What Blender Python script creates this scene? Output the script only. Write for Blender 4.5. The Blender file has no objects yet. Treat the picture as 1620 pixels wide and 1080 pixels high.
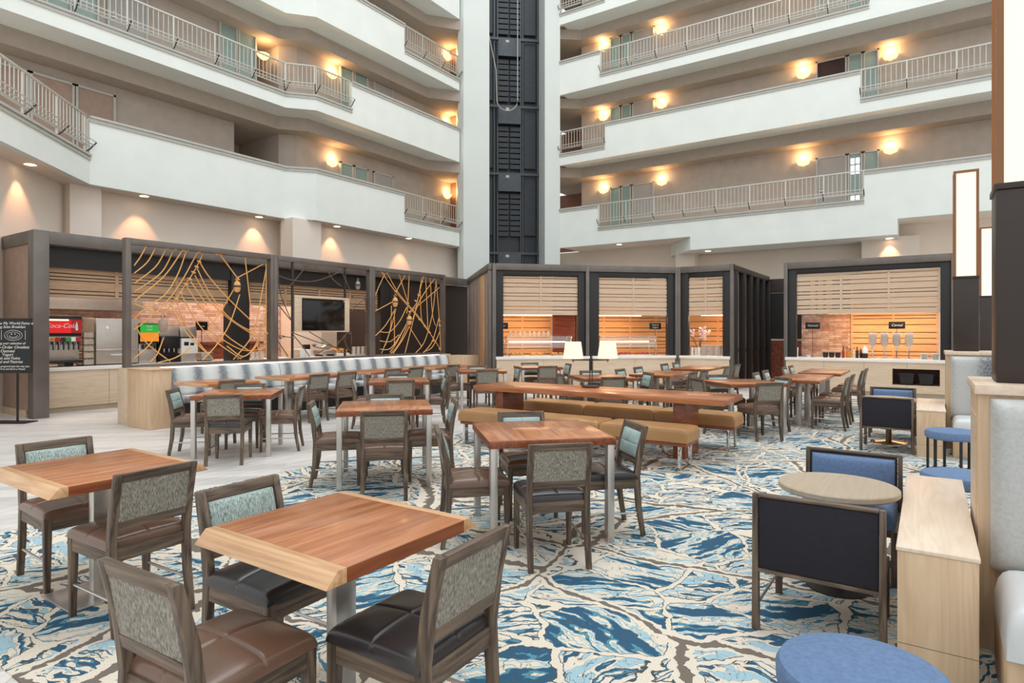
import bpy, bmesh, math, random
from mathutils import Vector, Matrix, Euler
random.seed(7)
S = bpy.context.scene
COL = S.collection
PI = math.pi
R45 = math.radians(45)

# ------------------------------------------------------------ camera
# world axes: +X runs along the rope screen (deep right), +Y runs along the right hand balconies (deep left)
EYE = 1.52; FPX = 975.0; YAW = math.radians(34.0)
cam_d = bpy.data.cameras.new('camera')
cam_d.sensor_width = 36.0; cam_d.lens = 36.0 * FPX / 1620.0
cam_d.shift_y = -15.0 / 1620.0
cam_d.clip_start = 0.05; cam_d.clip_end = 200
cam = bpy.data.objects.new('camera', cam_d); COL.objects.link(cam)
cam.location = (0, 0, EYE); cam.rotation_euler = (PI / 2, 0, YAW - PI / 2)
S.camera = cam

# ------------------------------------------------------------ world (daylight through the atrium skylight)
W = bpy.data.worlds.new('world'); S.world = W; W.use_nodes = True
nt = W.node_tree; nt.nodes.clear()
out = nt.nodes.new('ShaderNodeOutputWorld'); bg = nt.nodes.new('ShaderNodeBackground')
tc = nt.nodes.new('ShaderNodeTexCoord'); sx = nt.nodes.new('ShaderNodeSeparateXYZ')
mr = nt.nodes.new('ShaderNodeMapRange'); mr.inputs[1].default_value = -0.05; mr.inputs[2].default_value = 0.75
cr = nt.nodes.new('ShaderNodeMixRGB'); cr.inputs[1].default_value = (0.62, 0.60, 0.575, 1); cr.inputs[2].default_value = (0.80, 0.86, 0.89, 1)
nt.links.new(tc.outputs['Generated'], sx.inputs[0]); nt.links.new(sx.outputs['Z'], mr.inputs[0])
nt.links.new(mr.outputs[0], cr.inputs[0]); nt.links.new(cr.outputs[0], bg.inputs[0]); nt.links.new(bg.outputs[0], out.inputs[0])
bg.inputs[1].default_value = 1.0

vs = S.view_settings
vs.view_transform = 'Standard'; vs.look = 'None'; vs.gamma = 1.0; vs.use_curve_mapping = False
vs.exposure = 0.66

def area_light(name, loc, size, power, col, rot=(0, 0, 0), sy=None):
    l = bpy.data.lights.new(name, 'AREA'); l.energy = power; l.color = col; l.size = size
    if sy: l.shape = 'RECTANGLE'; l.size_y = sy
    o = bpy.data.objects.new(name, l); COL.objects.link(o); o.location = loc; o.rotation_euler = rot
    return o
def point_light(name, loc, power, col, r=0.05):
    l = bpy.data.lights.new(name, 'POINT'); l.energy = power; l.color = col; l.shadow_soft_size = r
    o = bpy.data.objects.new(name, l); COL.objects.link(o); o.location = loc
    return o
def spot_light(name, loc, power, col, cone=60, blend=0.4, tilt=(0, 0, 0), r=0.04):
    l = bpy.data.lights.new(name, 'SPOT'); l.energy = power; l.color = col; l.spot_size = math.radians(cone); l.spot_blend = blend; l.shadow_soft_size = r
    o = bpy.data.objects.new(name, l); COL.objects.link(o); o.location = loc; o.rotation_euler = tilt
    return o

# skylight high over the atrium
area_light('skylight', (9, 4, 26), 16, 1500, (0.95, 0.98, 1.0), sy=16)

# ------------------------------------------------------------ picture measurements -> points in the place
CF = (math.cos(YAW), math.sin(YAW)); CR = (math.sin(YAW), -math.cos(YAW))
def _ray(px, py):
    s = (px - 810) / FPX
    return (CF[0] + CR[0] * s, CF[1] + CR[1] * s, (525 - py) / FPX)
def on_y(px, py, y):
    d = _ray(px, py); t = y / d[1]; return Vector((d[0] * t, y, EYE + d[2] * t))
def on_x(px, py, x):
    d = _ray(px, py); t = x / d[0]; return Vector((x, d[1] * t, EYE + d[2] * t))

# ------------------------------------------------------------ materials
M = {}
def srgb(h):
    h = h.lstrip('#'); r = [int(h[i:i + 2], 16) / 255 for i in (0, 2, 4)]
    return tuple((c / 12.92 if c <= 0.04045 else ((c + 0.055) / 1.055) ** 2.4) for c in r) + (1,)
def newmat(name):
    m = bpy.data.materials.new(name); m.use_nodes = True
    nt = m.node_tree; b = nt.nodes['Principled BSDF']; M[name] = m
    return m, nt, b
def N(nt, t, **kw):
    n = nt.nodes.new(t)
    for k, v in kw.items():
        if k.startswith('i_'):
            key = k[2:]; n.inputs[int(key) if key.isdigit() else key].default_value = v
        else: setattr(n, k, v)
    return n
def ramp(nt, fac, stops, interp='LINEAR'):
    r = nt.nodes.new('ShaderNodeValToRGB'); r.color_ramp.interpolation = interp
    els = r.color_ramp.elements
    while len(els) < len(stops): els.new(0.5)
    for e, (p, c) in zip(els, stops): e.position = p; e.color = c
    nt.links.new(fac, r.inputs[0]); return r
def coords(nt, scale=(1, 1, 1), rot=(0, 0, 0), rnd=True):
    tc = nt.nodes.new('ShaderNodeTexCoord'); mp = nt.nodes.new('ShaderNodeMapping')
    mp.inputs['Scale'].default_value = scale; mp.inputs['Rotation'].default_value = rot
    nt.links.new(tc.outputs['Object'], mp.inputs[0])
    if rnd:
        oi = nt.nodes.new('ShaderNodeObjectInfo'); ml = N(nt, 'ShaderNodeMath', operation='MULTIPLY', i_1=37.0)
        nt.links.new(oi.outputs['Random'], ml.inputs[0]); nt.links.new(ml.outputs[0], mp.inputs['Location'])
    return mp.outputs[0]
def plain(name, col, rough=0.5, metal=0.0, var=0.06, scale=6.0, bump=0.0, spec=0.5, coat=0.0):
    m, nt, b = newmat(name); c = srgb(col)
    v = coords(nt, (scale,) * 3)
    no = N(nt, 'ShaderNodeTexNoise', i_Scale=1.0, i_Detail=4.0); nt.links.new(v, no.inputs['Vector'])
    lo = tuple(x * (1 - var) for x in c[:3]) + (1,); hi = tuple(min(1, x * (1 + var)) for x in c[:3]) + (1,)
    r = ramp(nt, no.outputs['Fac'], [(0.3, lo), (0.7, hi)]); nt.links.new(r.outputs[0], b.inputs['Base Color'])
    b.inputs['Roughness'].default_value = rough; b.inputs['Metallic'].default_value = metal
    b.inputs['Specular IOR Level'].default_value = spec
    if coat: b.inputs['Coat Weight'].default_value = coat; b.inputs['Coat Roughness'].default_value = 0.15
    if bump:
        n2 = N(nt, 'ShaderNodeTexNoise', i_Scale=30.0, i_Detail=3.0); nt.links.new(v, n2.inputs['Vector'])
        bp = N(nt, 'ShaderNodeBump', i_Strength=bump, i_Distance=0.01); nt.links.new(n2.outputs['Fac'], bp.inputs['Height']); nt.links.new(bp.outputs[0], b.inputs['Normal'])
    return m
def wood(name, dark, light, axis=0, rough=0.4, freq=26.0, bump=0.15, coat=0.0, bands=6.0):
    m, nt, b = newmat(name)
    sc = [freq] * 3; sc[axis] = freq / 16
    v = coords(nt, tuple(sc))
    no = N(nt, 'ShaderNodeTexNoise', i_Scale=1.0, i_Detail=6.0, i_Roughness=0.65, i_Distortion=0.6); nt.links.new(v, no.inputs['Vector'])
    sc2 = [bands] * 3; sc2[axis] = bands / 9
    v2 = coords(nt, tuple(sc2))
    n2 = N(nt, 'ShaderNodeTexNoise', i_Scale=1.0, i_Detail=2.0, i_Distortion=1.2); nt.links.new(v2, n2.inputs['Vector'])
    wv = N(nt, 'ShaderNodeMath', operation='SINE'); mu = N(nt, 'ShaderNodeMath', operation='MULTIPLY', i_1=38.0)
    nt.links.new(n2.outputs['Fac'], mu.inputs[0]); nt.links.new(mu.outputs[0], wv.inputs[0])
    mx = N(nt, 'ShaderNodeMath', operation='MULTIPLY_ADD', i_1=0.10); nt.links.new(wv.outputs[0], mx.inputs[0]); nt.links.new(no.outputs['Fac'], mx.inputs[2])
    r = ramp(nt, mx.outputs[0], [(0.3, srgb(dark)), (0.72, srgb(light))]); nt.links.new(r.outputs[0], b.inputs['Base Color'])
    b.inputs['Roughness'].default_value = rough
    if coat: b.inputs['Coat Weight'].default_value = coat; b.inputs['Coat Roughness'].default_value = 0.12
    bp = N(nt, 'ShaderNodeBump', i_Strength=bump, i_Distance=0.002); nt.links.new(no.outputs['Fac'], bp.inputs['Height']); nt.links.new(bp.outputs[0], b.inputs['Normal'])
    return m
def emis(name, col, strength, base=None):
    m, nt, b = newmat(name); c = srgb(col)
    no = N(nt, 'ShaderNodeTexNoise', i_Scale=3.0); r = ramp(nt, no.outputs['Fac'], [(0, tuple(x * .96 for x in c[:3]) + (1,)), (1, c)])
    nt.links.new(r.outputs[0], b.inputs['Emission Color']); b.inputs['Emission Strength'].default_value = strength
    b.inputs['Base Color'].default_value = srgb(base) if base else c; b.inputs['Roughness'].default_value = 0.6
    return m
def glassy(name, col, rough=0.02, alpha=0.25):
    m, nt, b = newmat(name)
    b.inputs['Base Color'].default_value = srgb(col); b.inputs['Roughness'].default_value = rough
    b.inputs['Alpha'].default_value = alpha
    no = N(nt, 'ShaderNodeTexNoise', i_Scale=2.0); r = ramp(nt, no.outputs['Fac'], [(0, srgb(col)), (1, srgb(col))]); nt.links.new(r.outputs[0], b.inputs['Base Color'])
    return m

plain('white_plaster', '#e6ebe6', 0.75, var=0.03, scale=1.5, bump=0.05)
plain('warm_plaster', '#e9ddd0', 0.8, var=0.03, scale=1.2, bump=0.05)
plain('taupe_plaster', '#b3a79c', 0.85, var=0.07, scale=3.0, bump=0.25)
plain('corridor_ceiling', '#a89c90', 0.85, var=0.04)
plain('lobby_brown', '#7c5646', 0.8, var=0.05)
plain('grey_trim', '#b9b7b0', 0.5, var=0.05)
plain('rail_paint', '#c9c6be', 0.35, metal=0.35, var=0.03)
plain('tower_white', '#d2d8d4', 0.55, var=0.02, scale=1.0)
plain('shaft_dark', '#33373b', 0.45, metal=0.3, var=0.12)
plain('shaft_mid', '#464b50', 0.4, metal=0.4, var=0.12)
plain('bronze_metal', '#746d68', 0.42, metal=0.55, var=0.14, scale=2.5)
plain('dark_bronze', '#3c3330', 0.4, metal=0.35, var=0.06)
plain('copper_bronze', '#8a6041', 0.4, metal=0.4, var=0.05)  # bronze frame warmed in colour to carry the glow of the light panels
wood('kitchen_slat', '#a8886a', '#bd9d7e', 0, 0.5, 22, 0.05)  # oak slats with the shade over the kitchen worked into the colour
plain('black_frame', '#1d1a1a', 0.45, var=0.08)
plain('dark_wall_panel', '#352a27', 0.5, var=0.06)
wood('oak_panel', '#cdb599', '#dcc8b0', 0, 0.42, 22, 0.05)
wood('oak_panel_v', '#c9a988', '#d9bc9b', 2, 0.42, 22, 0.05)
wood('oak_slat', '#cfb499', '#d8bfa5', 0, 0.5, 22, 0.05)
wood('orange_slat', '#d9a878', '#e9bd90', 0, 0.5, 22, 0.05)  # wood colour already tinted by the orange kiosk light
wood('walnut', '#9c5a33', '#c98558', 0, 0.30, 30, 0.04, coat=0.35, bands=3.0)
wood('walnut_edge', '#74391f', '#9a5632', 0, 0.35, 30, 0.04, coat=0.2)
wood('maple_edge', '#bb8a5e', '#dcb085', 1, 0.35, 34, 0.05, coat=0.2)
wood('walnut_y', '#94522d', '#c27c4d', 1, 0.30, 30, 0.04, coat=0.35, bands=3.0)
wood('smoked_oak', '#3e3128', '#7e6a58', 2, 0.5, 46, 0.35)
wood('smoked_oak_x', '#3e3128', '#7e6a58', 0, 0.5, 46, 0.35)
wood('smoked_oak_y', '#3e3128', '#7e6a58', 1, 0.5, 46, 0.35)
wood('pale_oak_top', '#dcc4ab', '#ead6c2', 0, 0.32, 22, 0.03)
wood('table_oak', '#ad9c86', '#b9a892', 0, 0.4, 30, 0.05)
wood('red_plank', '#5d2c1f', '#944d36', 0, 0.4, 14, 0.1)
plain('white_counter', '#efe9e2', 0.2, var=0.02)
plain('chrome', '#d9d9d9', 0.06, metal=1.0, var=0.02)
plain('brass', '#e0a060', 0.12, metal=1.0, var=0.04)
plain('stainless', '#c9c4be', 0.34, metal=0.8, var=0.05)
plain('black_plastic', '#17161a', 0.35, var=0.1)
plain('white_china', '#efece6', 0.15, var=0.02)
plain('tan_leather', '#a97d50', 0.36, var=0.08, scale=4, bump=0.04)
plain('brown_leather', '#6d5141', 0.27, var=0.12, scale=5, bump=0.05, coat=0.15)
plain('black_leather', '#302b2b', 0.28, var=0.15, scale=5, bump=0.05, coat=0.15)
plain('teal_vinyl', '#9db3b0', 0.38, var=0.12, scale=9, bump=0.05)
plain('navy_fabric', '#1f1c25', 0.8, var=0.12, scale=40, bump=0.3)
plain('blue_fabric', '#6780a5', 0.75, var=0.14, scale=60, bump=0.4)
plain('white_vinyl', '#cfd0d0', 0.3, var=0.05, bump=0.03)
plain('rope_yellow', '#e6ad68', 0.8, var=0.15, scale=60, bump=0.3)
plain('rope_brown', '#6b5546', 0.85, var=0.2, scale=60)
plain('iron', '#4b4643', 0.4, metal=0.6)
plain('screen_black', '#0d0c0e', 0.12, var=0.02)
plain('chalk_board', '#2b2f34', 0.75, var=0.15, scale=5)
plain('paper_white', '#f0eee8', 0.7, var=0.02)
plain('red_panel', '#c11a1f', 0.4, var=0.04)
plain('green_panel', '#2b9a3d', 0.4, var=0.04)
plain('food_orange', '#e39a3c', 0.5, var=0.3, scale=30)
plain('bread', '#d99c4e', 0.7, var=0.3, scale=25)
plain('fruit_red', '#b8452d', 0.5, var=0.3, scale=25)
plain('kitchen_grey', '#9b948e', 0.5, var=0.05)
plain('petal', '#e8c6c0', 0.7, var=0.1)
plain('twig', '#5d4432', 0.8)
plain('cereal_pink', '#c58f86', 0.8, var=0.4, scale=70)
plain('cereal_tan', '#b08448', 0.8, var=0.4, scale=70)
plain('cereal_brown', '#8a5f36', 0.8, var=0.5, scale=70)
plain('cereal_pale', '#c9b089', 0.8, var=0.3, scale=70)
plain('bottle_red', '#a52a22', 0.2); plain('bottle_amber', '#c98a2c', 0.2); plain('bottle_dark', '#2c1a18', 0.2); plain('bottle_white', '#e8e4da', 0.3)
plain('glass_grey', '#b5a596', 0.25, var=.05)
plain('sheer_curtain', '#a58e80', 0.8, var=0.08)
glassy('clear_glass', '#dfe9e6', 0.02, 0.14)
glassy('teal_glass', '#9bb0aa', 0.08, 0.85)
glassy('jar_plastic', '#e8e2da', 0.1, 0.35)
emis('lamp_panel', '#ffead2', 0.80, '#9a8468')
emis('shade_glow', '#ffe6cc', 0.66, '#b09a80')
emis('sconce_glow', '#ffc878', 2.2)
emis('downlight_glow', '#ffd7a8', 5.0)
emis('led_strip', '#fff0e0', 5.0)
emis('warm_strip', '#ffdcb0', 7.0)
emis('coke_light', '#ffd9a0', 1.2)
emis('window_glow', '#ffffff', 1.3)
emis('menu_red', '#d41b22', 0.35); emis('menu_green', '#25a03a', 0.4); emis('menu_food', '#e88a20', 0.3)

def mat_woven():
    m, nt, b = newmat('woven_fabric')
    v = coords(nt, (230, 230, 42))
    no = N(nt, 'ShaderNodeTexNoise', i_Scale=1.0, i_Detail=2.0, i_Roughness=0.6); nt.links.new(v, no.inputs['Vector'])
    r = ramp(nt, no.outputs['Fac'], [(0.3, srgb('#5a5348')), (0.47, srgb('#837c70')), (0.6, srgb('#9b968b')), (0.75, srgb('#b7b4ab'))])
    nt.links.new(r.outputs[0], b.inputs['Base Color']); b.inputs['Roughness'].default_value = 0.75
    bp = N(nt, 'ShaderNodeBump', i_Strength=0.5, i_Distance=0.003); nt.links.new(no.outputs['Fac'], bp.inputs['Height']); nt.links.new(bp.outputs[0], b.inputs['Normal'])
mat_woven()
def mat_woven_pale():
    m, nt, b = newmat('woven_vinyl')
    v = coords(nt, (230, 42, 230))
    no = N(nt, 'ShaderNodeTexNoise', i_Scale=1.0, i_Detail=2.0, i_Roughness=0.6); nt.links.new(v, no.inputs['Vector'])
    r = ramp(nt, no.outputs['Fac'], [(0.3, srgb('#5f6a63')), (0.5, srgb('#97a69f')), (0.7, srgb('#c3cfc9'))])
    nt.links.new(r.outputs[0], b.inputs['Base Color']); b.inputs['Roughness'].default_value = 0.4
    bp = N(nt, 'ShaderNodeBump', i_Strength=0.5, i_Distance=0.003); nt.links.new(no.outputs['Fac'], bp.inputs['Height']); nt.links.new(bp.outputs[0], b.inputs['Normal'])
mat_woven_pale()
def mat_velvet(name, axis, period, off=0.0, cols=('#d6d6d3', '#bcbdbc', '#868a8e', '#5c6269'), mot=0.9):
    # silver velvet with vertical smoky stripes
    m, nt, b = newmat(name)
    tc = nt.nodes.new('ShaderNodeTexCoord'); sp = nt.nodes.new('ShaderNodeSeparateXYZ'); nt.links.new(tc.outputs['Object'], sp.inputs[0])
    no = N(nt, 'ShaderNodeTexNoise', i_Scale=9.0, i_Detail=5.0, i_Roughness=0.7); nt.links.new(tc.outputs['Object'], no.inputs['Vector'])
    ma = N(nt, 'ShaderNodeMath', operation='MULTIPLY_ADD', i_1=0.10); nt.links.new(no.outputs['Fac'], ma.inputs[0]); nt.links.new(sp.outputs['XYZ'.index(axis)], ma.inputs[2])
    ad = N(nt, 'ShaderNodeMath', operation='MULTIPLY_ADD', i_1=2 * PI / period, i_2=off); nt.links.new(ma.outputs[0], ad.inputs[0])
    co = N(nt, 'ShaderNodeMath', operation='COSINE'); nt.links.new(ad.outputs[0], co.inputs[0])
    mp = N(nt, 'ShaderNodeMapping'); mp.inputs['Scale'].default_value = (60, 60, 14); nt.links.new(tc.outputs['Object'], mp.inputs[0])
    n2 = N(nt, 'ShaderNodeTexNoise', i_Scale=1.0, i_Detail=4.0); nt.links.new(mp.outputs[0], n2.inputs['Vector'])
    m2 = N(nt, 'ShaderNodeMath', operation='MULTIPLY_ADD', i_1=mot, i_2=-mot / 2); nt.links.new(n2.outputs['Fac'], m2.inputs[0])
    sm = N(nt, 'ShaderNodeMath', operation='ADD'); nt.links.new(co.outputs[0], sm.inputs[0]); nt.links.new(m2.outputs[0], sm.inputs[1])
    mm = N(nt, 'ShaderNodeMapRange', i_1=-1.2, i_2=1.2); nt.links.new(sm.outputs[0], mm.inputs[0])
    r = ramp(nt, mm.outputs[0], [(0.0, srgb(cols[0])), (0.6, srgb(cols[1])), (0.82, srgb(cols[2])), (1.0, srgb(cols[3]))])
    nt.links.new(r.outputs[0], b.inputs['Base Color']); b.inputs['Roughness'].default_value = 0.42
    b.inputs['Sheen Weight'].default_value = 0.3
mat_velvet('velvet_x', 'X', 0.45); mat_velvet('velvet_y', 'X', 0.62, -1.2, ('#bfbfbc', '#a6a7a6', '#7c8084', '#575d64'), 2.6)

def mat_carpet():
    m, nt, b = newmat('leaf_carpet'); L = nt.links.new
    tc = nt.nodes.new('ShaderNodeTexCoord')
    n0 = N(nt, 'ShaderNodeTexNoise', i_Scale=1.5, i_Detail=5.0, i_Roughness=0.6); L(tc.outputs['Object'], n0.inputs['Vector'])
    sb = N(nt, 'ShaderNodeVectorMath', operation='SUBTRACT'); sb.inputs[1].default_value = (0.5, 0.5, 0.5); L(n0.outputs['Color'], sb.inputs[0])
    sc = N(nt, 'ShaderNodeVectorMath', operation='SCALE'); sc.inputs['Scale'].default_value = 0.34; L(sb.outputs[0], sc.inputs[0])
    ad = N(nt, 'ShaderNodeVectorMath', operation='ADD'); L(tc.outputs['Object'], ad.inputs[0]); L(sc.outputs[0], ad.inputs[1])
    flat = N(nt, 'ShaderNodeVectorMath', operation='MULTIPLY'); flat.inputs[1].default_value = (1, 1, 0); L(ad.outputs[0], flat.inputs[0])
    P = flat.outputs[0]
    ve = N(nt, 'ShaderNodeTexVoronoi', feature='DISTANCE_TO_EDGE', i_Scale=2.05); L(P, ve.inputs['Vector'])
    vc = N(nt, 'ShaderNodeTexVoronoi', feature='F1', i_Scale=2.05); L(P, vc.inputs['Vector'])
    cs = N(nt, 'ShaderNodeSeparateColor'); L(vc.outputs['Color'], cs.inputs[0])
    # big brown paths, a second wider voronoi
    vb = N(nt, 'ShaderNodeTexVoronoi', feature='DISTANCE_TO_EDGE', i_Scale=0.80); L(P, vb.inputs['Vector'])
    # strokes: bars turned by a random angle for every cell, broken up by a stretched noise
    an = N(nt, 'ShaderNodeMath', operation='MULTIPLY_ADD', i_1=1.7, i_2=0.2); L(cs.outputs[0], an.inputs[0])
    vr = N(nt, 'ShaderNodeVectorRotate', rotation_type='Z_AXIS'); L(P, vr.inputs['Vector']); L(an.outputs[0], vr.inputs['Angle'])
    cell = N(nt, 'ShaderNodeVectorMath', operation='SCALE'); cell.inputs['Scale'].default_value = 40.0; L(vc.outputs['Color'], cell.inputs[0])
    sy_ = N(nt, 'ShaderNodeSeparateXYZ'); L(vr.outputs[0], sy_.inputs[0])
    nw = N(nt, 'ShaderNodeTexNoise', i_Scale=3.2, i_Detail=2.0); L(P, nw.inputs['Vector'])
    ph = N(nt, 'ShaderNodeMath', operation='MULTIPLY_ADD', i_1=15.0); L(nw.outputs['Fac'], ph.inputs[0])
    yy = N(nt, 'ShaderNodeMath', operation='MULTIPLY', i_1=86.0); L(sy_.outputs['Y'], yy.inputs[0]); L(yy.outputs[0], ph.inputs[2])
    sn = N(nt, 'ShaderNodeMath', operation='SINE'); L(ph.outputs[0], sn.inputs[0])
    ms = N(nt, 'ShaderNodeVectorMath', operation='MULTIPLY'); ms.inputs[1].default_value = (2.6, 8.5, 1); L(vr.outputs[0], ms.inputs[0])
    a2 = N(nt, 'ShaderNodeVectorMath', operation='ADD'); L(ms.outputs[0], a2.inputs[0]); L(cell.outputs[0], a2.inputs[1])
    ns = N(nt, 'ShaderNodeTexNoise', i_Scale=1.0, i_Detail=2.5, i_Roughness=0.55); L(a2.outputs[0], ns.inputs['Vector'])
    nm_ = N(nt, 'ShaderNodeMath', operation='MULTIPLY_ADD', i_1=3.6, i_2=-1.33); L(ns.outputs['Fac'], nm_.inputs[0])
    bs = N(nt, 'ShaderNodeMath', operation='MULTIPLY_ADD', i_1=0.20); L(sn.outputs[0], bs.inputs[0]); L(nm_.outputs[0], bs.inputs[2])
    bi = N(nt, 'ShaderNodeMath', operation='MULTIPLY_ADD', i_1=0.30, i_2=-0.12); L(cs.outputs[1], bi.inputs[0])
    st = N(nt, 'ShaderNodeMath', operation='ADD'); L(bs.outputs[0], st.inputs[0]); L(bi.outputs[0], st.inputs[1])
    navy = srgb('#3a5f7a'); mid = srgb('#5d8da1'); lb = srgb('#a9c6d0'); cream = srgb('#e6d9c7'); line = srgb('#4b5150'); teal = srgb('#5b95a8')
    r1 = ramp(nt, st.outputs[0], [(0.0, lb), (0.22, line), (0.235, cream), (0.49, line), (0.515, navy), (0.70, mid), (0.80, line), (0.82, cream)], 'CONSTANT')
    r2 = ramp(nt, st.outputs[0], [(0.0, cream), (0.20, line), (0.215, lb), (0.40, cream), (0.60, line), (0.62, teal), (0.74, navy)], 'CONSTANT')
    sel = N(nt, 'ShaderNodeMath', operation='GREATER_THAN', i_1=0.66); L(cs.outputs[2], sel.inputs[0])
    mx = N(nt, 'ShaderNodeMixRGB'); L(sel.outputs[0], mx.inputs[0]); L(r1.outputs[0], mx.inputs[1]); L(r2.outputs[0], mx.inputs[2])
    # wandering curly marks
    nc = N(nt, 'ShaderNodeTexNoise', i_Scale=7.0, i_Detail=2.0, i_Distortion=1.6); L(P, nc.inputs['Vector'])
    rc = ramp(nt, nc.outputs['Fac'], [(0.0, (0, 0, 0, 1)), (0.492, (1, 1, 1, 1)), (0.502, (0, 0, 0, 1))], 'CONSTANT')
    mc = N(nt, 'ShaderNodeMixRGB'); mc.inputs[2].default_value = srgb('#5f625c'); L(rc.outputs[0], mc.inputs[0]); L(mx.outputs[0], mc.inputs[1])
    # cream border round the cells, thin dark line at its inner side
    wob = N(nt, 'ShaderNodeTexNoise', i_Scale=11.0, i_Detail=2.0); L(P, wob.inputs['Vector'])
    we = N(nt, 'ShaderNodeMath', operation='MULTIPLY_ADD', i_1=0.10, i_2=-0.05); L(wob.outputs['Fac'], we.inputs[0])
    de = N(nt, 'ShaderNodeMath', operation='ADD'); L(ve.outputs['Distance'], de.inputs[0]); L(we.outputs[0], de.inputs[1])
    k1 = N(nt, 'ShaderNodeMath', operation='LESS_THAN', i_1=0.040); L(de.outputs[0], k1.inputs[0])
    m1 = N(nt, 'ShaderNodeMixRGB'); m1.inputs[2].default_value = srgb('#4f5a5c'); L(k1.outputs[0], m1.inputs[0]); L(mc.outputs[0], m1.inputs[1])
    k2 = N(nt, 'ShaderNodeMath', operation='LESS_THAN', i_1=0.030); L(de.outputs[0], k2.inputs[0])
    m2 = N(nt, 'ShaderNodeMixRGB'); m2.inputs[2].default_value = cream; L(k2.outputs[0], m2.inputs[0]); L(m1.outputs[0], m2.inputs[1])
    db = N(nt, 'ShaderNodeMath', operation='MULTIPLY_ADD', i_1=0.55); L(we.outputs[0], db.inputs[0]); L(vb.outputs['Distance'], db.inputs[2])
    k4 = N(nt, 'ShaderNodeMath', operation='LESS_THAN', i_1=0.034); L(db.outputs[0], k4.inputs[0])
    m4 = N(nt, 'ShaderNodeMixRGB'); m4.inputs[2].default_value = cream; L(k4.outputs[0], m4.inputs[0]); L(m2.outputs[0], m4.inputs[1])
    k3 = N(nt, 'ShaderNodeMath', operation='LESS_THAN', i_1=0.013); L(db.outputs[0], k3.inputs[0])
    m3 = N(nt, 'ShaderNodeMixRGB'); m3.inputs[2].default_value = srgb('#7d7268'); L(k3.outputs[0], m3.inputs[0]); L(m4.outputs[0], m3.inputs[1])
    fb = N(nt, 'ShaderNodeTexNoise', i_Scale=260.0, i_Detail=1.0); L(tc.outputs['Object'], fb.inputs['Vector'])
    fr = ramp(nt, fb.outputs['Fac'], [(0.3, (0.72, 0.72, 0.72, 1)), (0.7, (1.12, 1.12, 1.12, 1))])
    mm = N(nt, 'ShaderNodeMixRGB', blend_type='MULTIPLY', i_0=1.0); L(m3.outputs[0], mm.inputs[1]); L(fr.outputs[0], mm.inputs[2])
    L(mm.outputs[0], b.inputs['Base Color']); b.inputs['Roughness'].default_value = 0.95; b.inputs['Specular IOR Level'].default_value = 0.1
    bp = N(nt, 'ShaderNodeBump', i_Strength=0.4, i_Distance=0.004); L(fb.outputs['Fac'], bp.inputs['Height']); L(bp.outputs[0], b.inputs['Normal'])
mat_carpet()
def mat_planks():
    m, nt, b = newmat('pale_plank_floor'); L = nt.links.new
    v = coords(nt, (1, 1, 1), (0, 0, R45), rnd=False)
    br = N(nt, 'ShaderNodeTexBrick', i_Scale=1.0); br.offset = 0.37; br.inputs['Brick Width'].default_value = 1.2; br.inputs['Row Height'].default_value = 0.15; br.inputs['Mortar Size'].default_value = 0.0015
    br.inputs['Color1'].default_value = srgb('#cfcac6'); br.inputs['Color2'].default_value = srgb('#e6e0da'); br.inputs['Mortar'].default_value = srgb('#aaa29b'); L(v, br.inputs['Vector'])
    v2 = coords(nt, (1.6, 26, 1), (0, 0, R45), rnd=False)
    no = N(nt, 'ShaderNodeTexNoise', i_Scale=1.0, i_Detail=5.0, i_Roughness=0.6); L(v2, no.inputs['Vector'])
    r = ramp(nt, no.outputs['Fac'], [(0.3, (0.78, 0.77, 0.76, 1)), (0.68, (1.08, 1.07, 1.06, 1))])
    mm = N(nt, 'ShaderNodeMixRGB', blend_type='MULTIPLY', i_0=1.0); L(br.outputs[0], mm.inputs[1]); L(r.outputs[0], mm.inputs[2])
    L(mm.outputs[0], b.inputs['Base Color']); b.inputs['Roughness'].default_value = 0.38
mat_planks()
def mat_stone():
    m, nt, b = newmat('stacked_stone'); L = nt.links.new
    tc = nt.nodes.new('ShaderNodeTexCoord'); mp = N(nt, 'ShaderNodeMapping'); mp.inputs['Rotation'].default_value = (PI / 2, 0, 0); L(tc.outputs['Object'], mp.inputs[0])
    br = N(nt, 'ShaderNodeTexBrick', i_Scale=1.0); br.inputs['Brick Width'].default_value = 0.32; br.inputs['Row Height'].default_value = 0.055; br.inputs['Mortar Size'].default_value = 0.003; br.offset = 0.4
    br.inputs['Color1'].default_value = srgb('#b08d80'); br.inputs['Color2'].default_value = srgb('#dccabf'); br.inputs['Mortar'].default_value = srgb('#8d7268'); L(mp.outputs[0], br.inputs['Vector'])
    no = N(nt, 'ShaderNodeTexNoise', i_Scale=7.0, i_Detail=5.0); L(tc.outputs['Object'], no.inputs['Vector'])
    r = ramp(nt, no.outputs['Fac'], [(0.3, (0.75, 0.7, 0.68, 1)), (0.7, (1.1, 1.08, 1.05, 1))])
    mm = N(nt, 'ShaderNodeMixRGB', blend_type='MULTIPLY', i_0=1.0); L(br.outputs[0], mm.inputs[1]); L(r.outputs[0], mm.inputs[2])
    L(mm.outputs[0], b.inputs['Base Color']); b.inputs['Roughness'].default_value = 0.85
    bp = N(nt, 'ShaderNodeBump', i_Strength=0.6, i_Distance=0.02); L(br.outputs['Fac'], bp.inputs['Height']); bp.invert = True; L(bp.outputs[0], b.inputs['Normal'])
mat_stone()

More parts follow.
